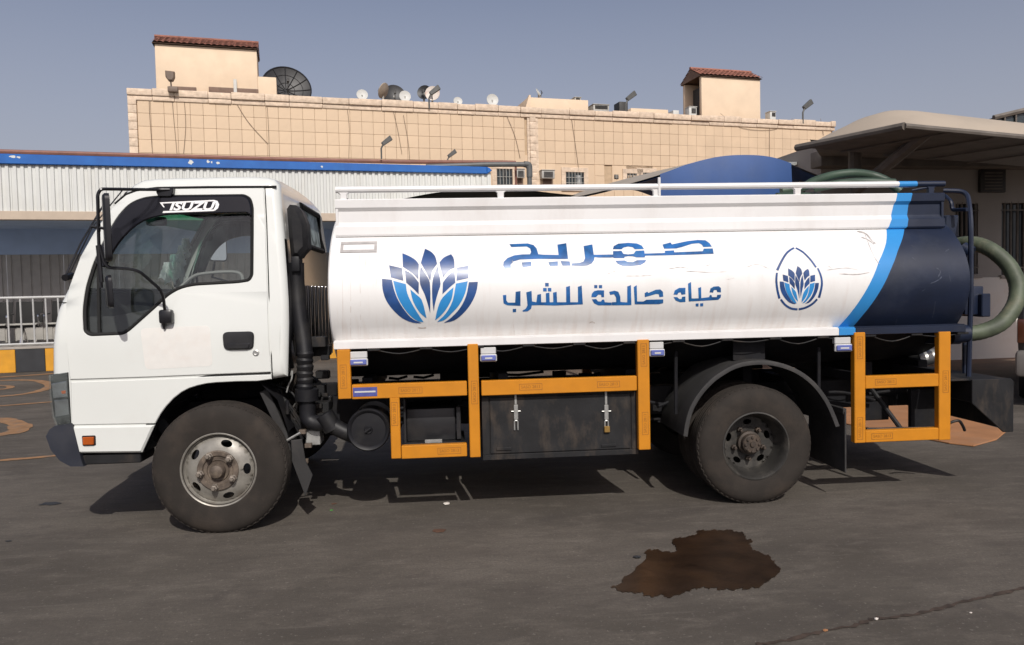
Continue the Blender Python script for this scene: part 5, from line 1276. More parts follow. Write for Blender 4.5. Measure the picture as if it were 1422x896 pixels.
# ribbed cladding sheets, each its own sheet
sw = 1.10; x = SX0; n = 0
pitch = .137
while x < SX1 - .05:
    x1 = min(x + sw, SX1); b = NB(); lp = []
    xx = x + .002
    while xx < x1 - .003:
        for dx, dy in ((0, 0), (.028, 0), (.040, -.030), (.097, -.030), (.109, 0)):
            if xx + dx <= x1 - .002: lp.append((xx + dx, dy))
        xx += pitch
    lp.append((x1 - .002, 0))
    va = [b.verts.new((px, dy - .01, zB)) for px, dy in lp]; vb = [b.verts.new((px, dy - .01, zC_ + .05)) for px, dy in lp]
    for k in range(len(lp) - 1): b.faces.new((va[k], va[k + 1], vb[k + 1], vb[k]))
    LK('cladding_sheet', b, 'clad', shed, smooth=0); x = x1; n += 1
b = NB(); box(b, (SX0, -.06, zA), (SX1 - .1, .15, zB), .004); LK('fascia_beam', b, 'beigeband', shed)
b = NB(); box(b, (SX0, .151, zA + .02), (SX1 - .12, 2.6, zA + .10)); LK('soffit', b, 'wallblue', shed)
b = NB(); box(b, (SX0, .02, zB + .005), (SX1 - .004, .15, zC_)); box(b, (SX1 - .10, .151, .3), (SX1 - .004, 9.0, zC_ - .02)); box(b, (SX0, .16, zC_ - .12), (SX1 - .11, 9, zC_ - .03)); LK('roof', b, 'clad', shed)
# blue roof edge: it tapers in the photograph because it drops a little along its length
pts = [(0, 213, 227), (200, 219, 228.5), (400, 226.5, 234.5), (560, 230.5, 239), (682, 233, 241.5)]
b = NB(); A = []
xl = SX0
p0, p1 = BX(0, 213.5, -.08), BX(0, 227.5, -.08); q0, q1 = BX(676, 232, -.08), BX(676, 241.5, -.08)
ft = lambda x: p0[1] + (q0[1] - p0[1]) * (x - p0[0]) / (q0[0] - p0[0]); fb = lambda x: p1[1] + (q1[1] - p1[1]) * (x - p1[0]) / (q1[0] - p1[0])
nseg = 1; xr_ = q0[0]
for k in range(nseg):
    xa_, xb_2 = xl + (xr_ - xl) * k / nseg, xl + (xr_ - xl) * (k + 1) / nseg
    t = NB(); prism(t, [(xa_ + .002, fb(xa_)), (xb_2 - .002, fb(xb_2)), (xb_2 - .002, ft(xb_2)), (xa_ + .002, ft(xa_))], -.10, .02, .012); LK('roof_edge_panel', t, 'fasciablue', shed)
t = NB(); prism(t, [(xr_ + .001, fb(xr_) + .0), (xr_ + .10, fb(xr_) + .06), (xr_ + .12, (fb(xr_) + ft(xr_)) / 2), (xr_ + .08, ft(xr_) - .03), (xr_ + .001, ft(xr_))], -.10, .02, .012); LK('roof_edge_end', t, 'fasciablue', shed)
b = NB()
for px, py, w_, h_ in ((18, 217.5, .10, .05), (26, 218.5, .05, .04), (265, 225.5, .08, .10), (289, 224.5, .05, .06), (294, 225.5, .03, .05), (303, 226.5, .07, .05), (447, 231.5, .04, .04)):
    q = BX(px, py, -.1); w_ *= .7; h_ *= .6; rr = random.Random(int(px)); fill(b, [[(q[0] + w_ * math.cos(t) * rr.uniform(.5, 1.2), q[1] + h_ * math.sin(t) * rr.uniform(.5, 1.2)) for t in [2 * math.pi * k / 13 for k in range(13)]]], lambda x, z: Vector((x, -.1015, z)))
o = LK('paint_chip', b, 'clad', shed, smooth=0); o['kind'] = 'stuff'
# the back wall under the canopy
yw = 2.6
zs = BX(60, 353.5, yw)[1]
b = NB(); box(b, (SX0, yw, zs), (SX1 - .12, yw + .12, zA + .02)); LK('upper_wall', b, 'wallblue', shed)
x = SX0; 
while x < SX1 - .2:
    x1 = min(x + 1.2, SX1 - .12); b = NB(); lp = []; xx = x + .002
    while xx < x1 - .01:
        for dx, dy in ((0, 0), (.09, 0), (.10, .02), (.13, .02), (.14, 0)):
            if xx + dx < x1 - .002: lp.append((xx + dx, dy))
        xx += .20
    lp.append((x1 - .002, 0))
    va = [b.verts.new((px, yw + .03 + dy, .3)) for px, dy in lp]; vb = [b.verts.new((px, yw + .03 + dy, zs)) for px, dy in lp]
    for k in range(len(lp) - 1): b.faces.new((va[k], va[k + 1], vb[k + 1], vb[k]))
    LK('wall_sheet', b, 'wallgrey', shed, smooth=0); x = x1
for x in (SX0 + 1, SX0 + 7, SX1 - 1.2):
    b = NB(); box(b, (x, .3, 0), (x + .16, .46, zA + .02), .004); LK('post', b, 'railgrey', shed)
# reddish and grey pipes along the roof
b = NB(); yb = .8
pp = [BX(*q, yb) for q in [(-40, 209.5), (200, 216), (400, 221.5), (560, 225), (700, 225.5), (716, 226)]]
tube(b, [(x, yb, z) for x, z in pp], .050, 8); 
e = BX(716, 226, yb); e2 = BX(716.5, 268, yb); tube(b, [(e[0], yb, e[1]), (e2[0], yb, e2[1] - 2.5)], .030, 8); LK('roof_pipe', b, 'brownpipe', shed)
yb = .55; pp = [BX(*q, yb) for q in [(592, 231.5), (640, 230), (680, 228.5), (735, 228.5), (735, 262)]]
b = NB(); L = round_path([(x, yb, z) for x, z in pp[:4]] + [(pp[4][0], yb, pp[4][1] - 2.6)], .18, 6); tube(b, L, .062, 10)
L = round_path([(pp[2][0] + .9, yb, pp[3][1]), (pp[3][0], yb, pp[3][1]), (pp[3][0], yb, pp[3][1] - .32)], .18, 6); tube(b, L, .078, 12)
LK('drain_pipe', b, 'greypipe', shed)
b = NB(); q = BX(346, 262, -.04); tube(b, [(q[0], -.06, q[1] - .0), (q[0], -.06, q[1] + .14)], .012, 6); LK('hook', b, 'brownpipe', shed)

# ================================================================== floodlights
def flood_proto(): 
    r_ = empty('floodlight'); ROOTM[r_.name] = Matrix.Identity(4)
    h = NB(); prism(h, rounded([(-.22, -.07), (.22, -.10), (.24, .10), (-.22, .08)], .03, 3), -.05, .06, .02, warp=lambda x, y, z: Matrix.Rotation(R(-38), 3, 'Y') @ Vector((x, y, z)) + Vector((.06, 0, .14)))
    link('lamp_head', h, 'floodgrey', r_)
    h = NB(); tube(h, [(-.16, 0, -.55), (-.16, 0, -.15), (-.06, 0, .05)], .032, 8); link('arm', h, 'floodgrey', r_)
    return r_
FP = flood_proto(); first = [True]
def flood(px, py, off, size, label, rot=0, group='floodlights along the roofs'):
    o = FP if first[0] else copy_tree(FP); first[0] = False
    x, z = BX(px, py, off); o.matrix_world = BM @ Matrix.Translation((x, off, z)) @ Matrix.Rotation(R(rot), 4, 'Z') @ Matrix.Scale(size, 4)
    tag(o, label, 'floodlight', group); return o
flood(535, 201, .6, .62, 'floodlight on a thin pole above the blue roof edge', 0)
o = flood(626, 218, .9, .55, 'floodlight lying low beside the grey drain pipe', 0)

# ================================================================== tiled apartment building
FO = 12.5                                                      # distance behind the kerb line
bld = empty('apartment_building', mtx=BM @ Matrix.Translation((10, FO + 2, 0)))
tag(bld, 'long beige stone tiled building filling the background', 'building')
def FX(px, py, off=FO): return bg(px, py, off)
bx0 = FX(180.5, 170)[0]; bx1 = FX(1157, 180)[0]; zpt = FX(180, 125)[1]; zpb = FX(182, 135.5)[1]
zpt2 = FX(1156, 168)[1]
print('parapet', bx0, bx1, zpt, zpt2, zpb)
zpt = (zpt + zpt2) / 2; zpb = zpt - .36
DEPTH = 14
b = NB(); box(b, (bx0, FO + .06, -.2), (bx1, FO + DEPTH, zpb)); LK('wall', b, 'grout', bld)
# stone tiles: the nearest 300 are single pieces, the rest one joined part
tw, th = .445, .475
meshes = {}
def tile_mesh():
    t = NB(); box(t, (0.004, .0, .004), (tw - .004, .075, th - .004), .006); return t
proto_tile = None; stuff = NB(); cnt = 0
openings = []
def opening(px0, py0, px1, py1): 
    a = FX(px0, py0); c = FX(px1, py1); openings.append((a[0], c[1], c[0], a[1])); return openings[-1]
W1 = opening(689.5, 234.5, 712, 268); W2 = opening(785.5, 239, 811, 262); W3 = opening(853, 242.5, 859, 248.5); W4 = opening(870.5, 241, 887, 252); W5 = opening(890, 240, 906, 252)
px_pil = FX(740, 200)[0]
cols_ = int((bx1 - bx0 - .30) / tw); rows_ = int((zpb - 5.0) / th)
cand = []
for r_ in range(rows_):
    z = zpb - .03 - (r_ + 1) * th
    for c_ in range(cols_):
        x = bx0 + .26 + c_ * tw
        if abs(x + tw / 2 - px_pil) < .02 + tw / 2: continue
        if any(x + tw > o[0] - .12 and x < o[2] + .12 and z + th > o[1] - .1 and z < o[3] + .12 for o in openings): continue
        cand.append((r_ if r_ < 7 else 99, x, z))
cand_near = sorted([q for q in cand if q[0] < 8], key=lambda q: q[1])
near = set((q[1], q[2]) for q in cand_near[:300])
tile_local = (bld.matrix_world.inverted() @ BM)
for _, x, z in cand:
    if (x, z) in near:
        if proto_tile is None:
            proto_tile = link('stone_tile', tile_mesh(), 'tile', bld, smooth=0, local=True); o = proto_tile
        else: o = proto_tile.copy(); col.objects.link(o)
        o.location = tile_local @ Vector((x, FO - .0, z))
    else: box(stuff, (x + .004, FO, z + .004), (x + tw - .004, FO + .075, z + th - .004))
o = LK('stone_tile', stuff, 'tile', bld, smooth=0); o['kind'] = 'stuff'
# plain surface where openings interrupt the tiles
def surround(o):
    b = NB(); x0, z0, x1, z1 = o; e = .20
    for (a, c) in (((x0 - e, z1), (x1 + e, z1 + e)), ((x0 - e, z0 - e * .6), (x1 + e, z0)), ((x0 - e, z0), (x0, z1)), ((x1, z0), (x1 + e, z1))):
        box(b, (a[0] + .001, FO - .035, a[1] + .001), (c[0] - .001, FO + .07, c[1] - .001), .006)
    LK('window_surround', b, 'stone', bld)
    b = NB(); e2 = .68; prism(b, [(x0 - e2, z0 - .5), (x1 + e2, z0 - .5), (x1 + e2, z1 + .6), (x0 - e2, z1 + .6)], FO + .022, FO + .058, 0, [[(x0 - .02, z0 - .02), (x1 + .02, z0 - .02), (x1 + .02, z1 + .02), (x0 - .02, z1 + .02)]]); LK('wall_patch', b, 'tile', bld)
def window(o, bars=4, cur=True):
    x0, z0, x1, z1 = o
    b = NB(); 
    for (a, c) in (((x0, z1 - .06), (x1, z1)), ((x0, z0), (x1, z0 + .06)), ((x0, z0 + .06), (x0 + .05, z1 - .06)), ((x1 - .05, z0 + .06), (x1, z1 - .06)), (((x0 + x1) / 2 - .03, z0 + .06), ((x0 + x1) / 2 + .03, z1 - .06))): box(b, (a[0] + .001, FO - .0, a[1] + .001), (c[0] - .001, FO + .05, c[1] - .001))
    f = LK('window', b, 'acdark', bld, smooth=0)
    b = NB(); box(b, (x0 + .02, FO + .03, z0 + .02), (x1 - .02, FO + .055, z1 - .02)); LK('pane', b, 'pane', f, smooth=0)
    b = NB()
    for k in range(1, bars): tube(b, [(x0 + (x1 - x0) * k / bars, FO - .03, z0), (x0 + (x1 - x0) * k / bars, FO - .03, z1)], .014, 5)
    for k in (1, 2): tube(b, [(x0, FO - .03, z0 + (z1 - z0) * k / 3), (x1, FO - .03, z0 + (z1 - z0) * k / 3)], .012, 5)
    LK('window_bars', b, 'acgrey', f)
for o, n_ in ((W1, 5), (W2, 6), (W3, 2), (W4, 4), (W5, 4)):
    window(o, n_); 
    if o is not W3: surround(o)
b = NB(); box(b, (W2[0] + .5, FO + .026, W2[1] + .1), (W2[2] - .12, FO + .029, W2[3] - .12)); LK('curtain', b, 'curtain', bld, smooth=0)
b = NB(); box(b, (W1[0] + .35, FO + .026, W1[1] + .1), (W1[2] - .35, FO + .029, W1[3] - .5)); LK('curtain', b, 'curtain', bld, smooth=0)
# parapet of rough stone courses, corner strip, pilaster
rr = random.Random(4); cp = NB(); x = bx0 - .06
k = 0
while x < bx1 + .05:
    L = rr.uniform(.7, 1.3); x1 = min(x + L, bx1 + .06)
    b = NB(); box(b, (x + .004, FO - .10 - rr.uniform(0, .04), zpb + .12), (x1 - .004, FO + .35, zpt + rr.uniform(-.03, .03)), .025); LK('coping_stone', b, 'stone', bld)
    b = NB(); box(b, (x + .004, FO - .04 - rr.uniform(0, .03), zpb - .05), (x1 - .004, FO + .25, zpb + .115), .02); LK('frieze_stone', b, 'stone', bld)
    x = x1
rs_ = 0
b = NB(); z = 4.0
while z < zpb - .06:
    box(b, (bx0 - .05, FO - .05, z + .004), (bx0 + .24, FO + .3, z + .30 - .004), .015); box(b, (px_pil - .24, FO - .012, z + .004), (px_pil - .13, FO + .06, z + .299), .004); box(b, (px_pil + .13, FO - .012, z + .004), (px_pil + .24, FO + .06, z + .299), .004); box(b, (px_pil - .125, FO - .05, z + .004), (px_pil + .125, FO + .07, z + .296), .012); z += .30
o = LK('quoin_stone', b, 'stone', bld); o['kind'] = 'stuff'
# cables hanging down the front
for pts_ in ([(207, 128), (208, 160), (212, 214)], [(238, 122), (241, 160), (246, 214)], [(256, 140), (258, 175), (255, 214)], [(371, 148), (373, 180), (374, 222)], [(325, 138), (345, 170), (372, 200)], [(482, 150), (485, 180), (484, 226)], [(545, 150), (552, 180), (558, 214)], [(560, 160), (567, 200), (569, 228)], [(703, 160), (715, 190), (722, 220)], [(791, 150), (797, 190), (804, 240)], [(1068, 170), (1068, 195), (1068, 218)], [(1000, 158), (1030, 178), (1075, 180), (1100, 165)], [(1139, 165), (1141, 178), (1143, 188)]):
    q = [FX(px, py) for px, py in pts_]; b = NB(); tube(b, spline([(x, FO - .03, z) for x, z in q], 5), .009, 5); LK('cable', b, 'cable', bld)
# ---- stair tower, left, with red tiled roof
def FB(p0, p1, o0, o1, name, m, bev=.01, parent=bld, pyoff=None):
    a = FX(*p0, o0); c = FX(*p1, o0); b = NB(); box(b, (a[0], o0, c[1]), (c[0], o1, a[1]), bev); return LK(name, b, m, parent)
TO = FO + .9
a = FX(214.5, 62, TO); c = FX(358.5, 132, TO); zt = (FX(214, 61, TO)[1] + FX(358, 69.5, TO)[1]) / 2
b = NB(); box(b, (a[0], TO, zpt - .6), (c[0], TO + 1.55, zt), .02); tower = LK('stair_tower', b, 'plaster', bld)
b = NB(); a2 = FX(383.5, 107.5, TO); box(b, (c[0] + .001, TO + .012, zpt - .6), (a2[0], TO + 1.5, a2[1]), .02); LK('tower_annex', b, 'plaster', tower)
def tiled_roof(x0, x1, y0, y1, z0, z1, parent, ridge_y=None):
    b = NB(); ry = (y0 + y1) / 2 if ridge_y is None else ridge_y
    for ya, yb_ in ((y0, ry), (y1, ry)):
        n = int((x1 - x0) / .21)
        for k in range(n):
            x = x0 + (x1 - x0) * k / n; w = (x1 - x0) / n
            for s in range(4):
                t0, t1 = s / 4, (s + 1) / 4 + .02
                p, q = (ya + (yb_ - ya) * t0, z0 + (z1 - z0) * t0 + .02), (ya + (yb_ - ya) * t1, z0 + (z1 - z0) * t1)
                vs_ = []
                for j in range(5):
                    u = j / 4; hh_ = .045 * math.sin(math.pi * u)
                    vs_.append((b.verts.new((x + w * u, p[0], p[1] + hh_)), b.verts.new((x + w * u, q[0], q[1] + hh_ * .8))))
                for A, B in zip(vs_, vs_[1:]): b.faces.new((A[0], B[0], B[1], A[1]))
        n2 = 1
    tube(b, [(x0, ry, z1 + .02), (x1, ry, z1 + .02)], .07, 8)
    o = LK('roof_tile', b, 'clay', parent); o['kind'] = 'stuff'
    b = NB(); v = [b.verts.new(p) for p in ((x0 + .02, y0 + .02, z0 - .03), (x1 - .02, y0 + .02, z0 - .03), (x1 - .02, y1 - .02, z0 - .03), (x0 + .02, y1 - .02, z0 - .03), (x0 + .02, ry, z1 - .04), (x1 - .02, ry, z1 - .04))]
    for f in ((0, 1, 5, 4), (2, 3, 4, 5), (0, 4, 3), (1, 2, 5)): b.faces.new([v[i_] for i_ in f])
    LK('roof_board', b, 'brownrail', parent, smooth=0)
zroof = (FX(214, 53, TO)[1] + FX(357, 60, TO)[1]) / 2
tiled_roof(a[0] - .10, c[0] + .06, TO - .12, TO + 1.6, zt + .035, zt + .035 + (zroof - zt) * 1.9, tower)
# slots with brown panels at the tower's foot
for (p0, p1) in (((235, 120), (273, 130)), ((290, 121.5), (359, 132))):
    q0, q1 = FX(*p0, TO), FX(*p1, TO); b = NB(); zc = FX((p0[0] + p1[0]) / 2, (p0[1] + p1[1]) / 2 - 4, TO)[1]; box(b, (q0[0], TO - .06, zc - .35), (q1[0], TO - .001, zc), .01); LK('brown_panel', b, 'brownrail', tower)
q0 = FX(327, 124, TO); b = NB(); box(b, (q0[0] - .06, TO - .12, q0[1] - .2), (q0[0] + .06, TO - .061, q0[1] + .35), .008); LK('white_pipe', b, 'dishwhite', tower)
# ---- right stair tower: open gable facing left
TR = FO + 1.4
a = FX(974, 108, TR); c = FX(1056, 160, TR); zt2 = (FX(974, 107, TR)[1] + FX(1055, 109.5, TR)[1]) / 2
D_ = 1.75
b = NB(); box(b, (a[0], TR, zpt - .6), (c[0], TR + .2, zt2), .015); box(b, (a[0], TR + D_ - .2, zpt - .6), (c[0], TR + D_, zt2), .015); box(b, (c[0] - .2, TR + .201, zpt - .6), (c[0] - .001, TR + D_ - .201, zt2 - .001), .01)
box(b, (a[0] + .001, TR + .201, zpt - .62), (c[0] - .201, TR + D_ - .201, zpt - .5))
tw2 = LK('stair_tower', b, 'plaster', bld, label='stair tower open at its gable end')
zr2 = (FX(963, 98, TR + .9)[1])
b = NB(); ym = TR + D_ / 2
for ya in (TR - .06, TR + D_ + .06):
    v = [b.verts.new(p) for p in ((a[0] - .08, ya, zt2), (c[0] + .05, ya, zt2), (c[0] + .05, ym, zr2), (a[0] - .08, ym, zr2))]; b.faces.new(v)
LK('roof_board', b, 'brownrail', tw2, smooth=0)
tiled_roof(a[0] - .10, c[0] + .08, TR - .12, TR + D_ + .12, zt2 + .04, zr2 + .06, tw2)
b = NB(); box(b, (a[0] + .35, TR + .45, zpt - .5), (a[0] + .42, TR + 1.4, zt2 - .3), .005); LK('door', b, 'acdark', tw2)
# low roof walls, boxes
def roofbox(p0, p1, off, dep, nm, m, label=None):
    q0, q1 = FX(*p0, off), FX(*p1, off); b = NB(); zt_ = (FX(p0[0], p0[1], off)[1]); box(b, (q0[0], off, zpt - .5), (q1[0], off + dep, zt_), .02); return LK(nm, b, m, bld, label=label)
roofbox((733, 135), (817, 150), FO + 1.0, 2.5, 'roof_wall', 'plaster'); roofbox((876, 150), (928, 155), FO + 3, 2, 'roof_wall', 'plaster')
q = FX(728, 140, FO + 1.0); b = NB(); prism(b, [(q[0] - .1, zpt - .5), (q[0] - .1, zpt - .1), (FX(733, 135, FO + 1)[0], FX(733, 133.5, FO + 1)[1]), (FX(735, 135, FO + 1)[0], FX(733, 133.5, FO + 1)[1]), (FX(735, 135, FO + 1)[0], zpt - .5)], FO + .99, FO + .8, 0); LK('roof_wall', b, 'plaster', bld)
# ---- roof equipment as things of their own
def thing_box(nm, label, cat, px0, py0, px1, py1, off, dep, m, grille=None, group=None, zb=None):
    q0, q1 = FX(px0, py0, off), FX(px1, py1, off); r_ = empty(nm, mtx=BM @ Matrix.Translation(((q0[0] + q1[0]) / 2, off, q1[1]))); tag(r_, label, cat, group)
    b = NB(); box(b, (q0[0], off, zb if zb is not None else q1[1]), (q1[0], off + dep, q0[1]), .015); LK('casing', b, m, r_)
    if grille:
        b = NB(); g0, g1 = grille; w_, h_ = q1[0] - q0[0], q0[1] - q1[1]
        for k in range(5): 
            z = q1[1] + h_ * (.14 + .15 * k); box(b, (q0[0] + w_ * g0, off - .02, z), (q0[0] + w_ * g1, off - .002, z + h_ * .09), .003)
        LK('grille', b, 'acdark', r_)
        b = NB(); box(b, (q0[0] - .02, off - .03, q0[1] + .002), (q1[0] + .02, off + dep, q0[1] + .03), .004); LK('cover', b, m, r_)
    return r_
thing_box('roof_box', 'pale box with flat dark lid on the beige roof beside the low wall', 'roof unit', 824, 145, 846, 153, FO + .9, 1.2, 'acgrey', (.1, .9), zb=zpt - .45)
thing_box('roof_box', 'small dark cabinet on the beige roof behind a floodlight', 'roof unit', 860, 141, 872, 152, FO + .9, .6, 'acdark', zb=zpt - .45)
thing_box('roof_box', 'small white box on the beige roof left of the open tower', 'roof unit', 935, 153, 943, 158, FO + .6, .5, 'dishwhite', zb=zpt - .45)
thing_box('air_conditioner', 'white outdoor unit on the roof right of the open tower', 'air conditioner', 1069.5, 155, 1077.5, 163, FO + .7, .4, 'dishwhite', (.3, .9), zb=zpt - .45)
thing_box('air_conditioner', 'white outdoor unit at the foot of the open stair tower', 'air conditioner', 957, 148.5, 967.5, 159, FO + .8, .4, 'dishwhite', (.3, .9), zb=zpt - .45)
thing_box('air_conditioner', 'window air conditioner high on the roof wall near the middle', 'air conditioner', 798, 135.5, 807, 141, FO + 1.2, .5, 'acgrey', (.2, .8))
g_ac = 'window air conditioners on the tiled wall'
def wall_ac(px0, py0, px1, py1, label, fr=True):
    r_ = thing_box('air_conditioner', label, 'air conditioner', px0, py0, px1, py1, FO - .30, .36, 'acgrey', (.15, .85), g_ac)
    q0, q1 = FX(px0, py1, FO - .1), FX(px1, py1 + 10, FO - .1); b = NB(); box(b, (q0[0] + .08, FO - .06, q1[1]), (q1[0] - .12, FO - .003, q0[1] - .02), .004); LK('infill_panel', b, 'brownrail', r_)
wall_ac(717.5, 235, 729, 247, 'window air conditioner half behind the grey drain pipe'); wall_ac(752.5, 236.5, 770.5, 248, 'window air conditioner between the pilaster and a barred window')
# satellite dishes
def dish(px, py, rpx, matn, label, off=FO + .8, face=(0, -1, .25), squash=1.0, mesh_ribs=False, dz=0, zc=None, lnb=True, pole=True):
    x, z = FX(px, py, off); d_ = (BM @ Vector((x, off, z)) - CAM).length; rad = rpx * d_ / FPX
    r_ = empty('satellite_dish', mtx=BM @ Matrix.Translation((x, off, zpt - .4))); tag(r_, label, 'satellite dish', 'dishes on the beige roof')
    n = Vector(face).normalized(); M4 = Matrix.Translation((x, off, z)) @ n.to_track_quat('Y', 'Z').to_matrix().to_4x4()
    b = NB(); pr = [(0, -.22 * rad)] + [(rad * t, -.22 * rad * (1 - t * t)) for t in (.2, .4, .6, .8, .95)] + [(rad, 0), (rad * .99, -.03)] + [(rad * t, -.22 * rad * (1 - t * t) - .02) for t in (.8, .5, .2)] + [(0, -.22 * rad - .02)]
    lathe(b, pr, (0, 0, 0), 40); b.transform(M4); LK('reflector', b, matn, r_)
    if mesh_ribs:
        b = NB()
        for k in range(12):
            a_ = 2 * math.pi * k / 12; tube(b, [(rad * t * math.cos(a_), -.22 * rad * (1 - t * t) + .015, rad * t * math.sin(a_)) for t in (.03, .3, .6, .8, 1.0)], .018, 5)
        tube(b, [(rad * math.cos(t), .0, rad * math.sin(t)) for t in [2 * math.pi * q / 40 for q in range(40)]], .03, 5, closed=True)
        for tt in (.35, .68): tube(b, [(rad * tt * math.cos(t), -.22 * rad * (1 - tt * tt) + .012, rad * tt * math.sin(t)) for t in [2 * math.pi * q / 40 for q in range(40)]], .010, 4, closed=True)
        b.transform(M4); LK('rib', b, 'black', r_)
    if lnb:
        b = NB(); tube(b, [(0, -.1 * rad, -.9 * rad), (0, rad * .55, -.05)], .018, 5); box(b, (-.05, rad * .5, -.1), (.05, rad * .62, .04), .01); b.transform(M4); LK('feed_arm', b, 'acdark', r_)
    if pole:
        b = NB(); tube(b, [(x, off + .25 * rad, z), (x, off + .25 * rad, zpt - .42)], .04, 8); LK('pole', b, 'acgrey', r_)
    return r_
dish(398, 122, 30.5, 'dishblack', 'large black mesh satellite dish beside the left stair tower', FO + 3.4, (.12, -1, .35), mesh_ribs=True)
dish(503, 131.5, 7.4, 'dishwhite', 'small white dish left of the tan dish', lnb=False)
dish(532, 126, 10.5, 'dishtan', 'tan satellite dish turned edgewise on the roof', FO + .9, (-.72, .55, .42))
dish(547.5, 132, 15, 'dishblack', 'black satellite dish between tan and white dishes', FO + 2.2, (.0, -1, .3))
dish(562.5, 133.5, 7.6, 'dishwhite', 'white dish standing before the middle black dish', FO + .6, (0, -1, .2), lnb=False)
dish(589, 128, 9.6, 'dishblack', 'black dish tucked behind the rusty dish', FO + 1.6, (-.5, -1, .2))
dish(600.5, 129.5, 9.8, 'dishrust', 'white dish stained with rust behind a floodlight', FO + .6, (-.35, -1, .15))
dish(636, 140.5, 6, 'dishwhite', 'smallest white dish low behind the parapet', FO + .7, lnb=False)
dish(684, 138.5, 8, 'dishwhite', 'white dish alone on the roof right of centre', FO + .7, (0, -1, .15), lnb=False)
dish(748.5, 129, 6.6, 'dishwhite', 'white dish tilted skyward on the low roof wall', FO + 1.6, (.75, -.5, .45), pole=True)
# floodlights on the parapet
flood(601.5, 131, FO - .15, 1.05, 'brown floodlight rising before the rusty dish', -8); flood(874.5, 139, FO - .1, 1.15, 'grey floodlight on the roof beside the dark cabinet', 0); flood(1120, 151, FO - .1, 1.25, 'grey floodlight at the right end of the beige roof', 0)
r_ = empty('floodlight', mtx=BM @ Matrix.Translation((*[FX(237, 125, FO - .2)[0], FO - .2], FX(237, 125, FO - .2)[1]))); tag(r_, 'brown bell shaped floodlight before the left stair tower', 'floodlight')
x, z = FX(236.5, 107, FO - .2); x1, z1 = FX(238, 122, FO - .2)
b = NB(); prof_l = [(-.155, .20), (.155, .18), (.15, -.02), (.08, -.15), (-.06, -.15), (-.15, -.02)]; prism(b, [(x + p[0], z + p[1]) for p in prof_l], FO - .32, FO - .1, .03); LK('lamp_head', b, 'floodbrown', r_)
b = NB(); tube(b, [(x + .01, FO - .2, z - .14), (x1, FO - .2, z1)], .028, 8); box(b, (x1 - .12, FO - .3, z1 - .16), (x1 + .22, FO - .05, z1 + .03), .02); LK('bracket', b, 'floodbrown', r_)

# ================================================================== fabric car shades behind the tank
def vault(name, label, arch, dn, df, rise, mats, gable=None, seed=0, posts=True):
    """arch: photo points of the near edge of a fabric roof; it runs back from distance dn to df"""
    r_ = empty(name, atdepth(arch[len(arch) // 2][0], 400, dn)); r_.location.z = 0; ROOTM[r_.name] = Matrix.Translation(r_.location); tag(r_, label, 'car shade')
    P = spline([atdepth(*p, dn) for p in arch], 5); fwd = Vector((math.sin(BA * -1 + R(0)), math.cos(BA), 0)); fwd = Vector((-math.sin(BA), math.cos(BA), 0))
    b = NB(); N = 6; rows = []
    for k in range(N + 1):
        t = k / N; rows.append([b.verts.new(p + fwd * (df - dn) * t + Vector((0, 0, rise * math.sin(t * math.pi * .5)))) for p in P])
    for A, B in zip(rows, rows[1:]):
        for i_ in range(len(P) - 1): f = b.faces.new((A[i_], A[i_ + 1], B[i_ + 1], B[i_])); f.material_index = 0
    # underside, a hand below
    low = [[b.verts.new(v.co - Vector((0, 0, .03))) for v in rw_] for rw_ in rows]
    for A, B in zip(low, low[1:]):
        for i_ in range(len(P) - 1): f = b.faces.new((A[i_], B[i_], B[i_ + 1], A[i_ + 1])); f.material_index = 1
    bmesh.ops.recalc_face_normals(b, faces=b.faces)
    link('canvas', b, mats, r_, smooth=60)
    if gable:
        g0, g1, drop = gable; b = NB()
        Q = [p for p, a_ in zip(P, [0] * len(P))]
        xs_ = [proj_x(p) for p in P]; sel = [p for p, q in zip(P, xs_) if g0 <= q <= g1]
        n = len(sel)
        top = [b.verts.new(p + Vector((0, -.02, .01))) for p in sel]; zb = min(p.z for p in P) - drop
        bulge = lambda i_: -.10 * math.sin(math.pi * i_ / (n - 1))
        mid = [b.verts.new(Vector((p.x, p.y - .06 + bulge(i_), (p.z + zb) / 2))) for i_, p in enumerate(sel)]
        bot = [b.verts.new(Vector((p.x, p.y - .02, zb))) for p in sel]
        for U, V in ((top, mid), (mid, bot)):
            for i_ in range(n - 1): b.faces.new((U[i_], U[i_ + 1], V[i_ + 1], V[i_]))
        link('gable_canvas', b, mats[1], r_, smooth=60)
    if posts:
        b = NB()
        for p in (P[2], P[-3]):
            for t in (.1, .9):
                q = p + fwd * (df - dn) * t; tube(b, [(q.x, q.y, 0), (q.x, q.y, q.z + rise * t * .8)], .05, 8)
        link('post', b, 'canbrown', r_)
    return r_
def proj_x(p):
    q = MR.transposed() @ (p - CAM); return PW / 2 + FPX * q.x / -q.z
vault('car_shade', 'bright blue canvas car shade with arched front behind the tank', [(812, 271), (850, 262), (916, 243), (957, 228.5), (1000, 218.5), (1040, 216.5), (1071, 219.5), (1098, 228), (1125, 239), (1150, 249)], 12, 17, .18, ['candust', 'canblue'], gable=(914, 1100, .6))
vault('car_shade', 'dark green canvas car shade showing just above the tank', [(560, 276), (600, 268.5), (640, 264), (690, 261.5), (730, 264), (770, 268.5), (800, 271.5), (840, 276)], 14, 19, .12, ['candust', 'cangreen'])
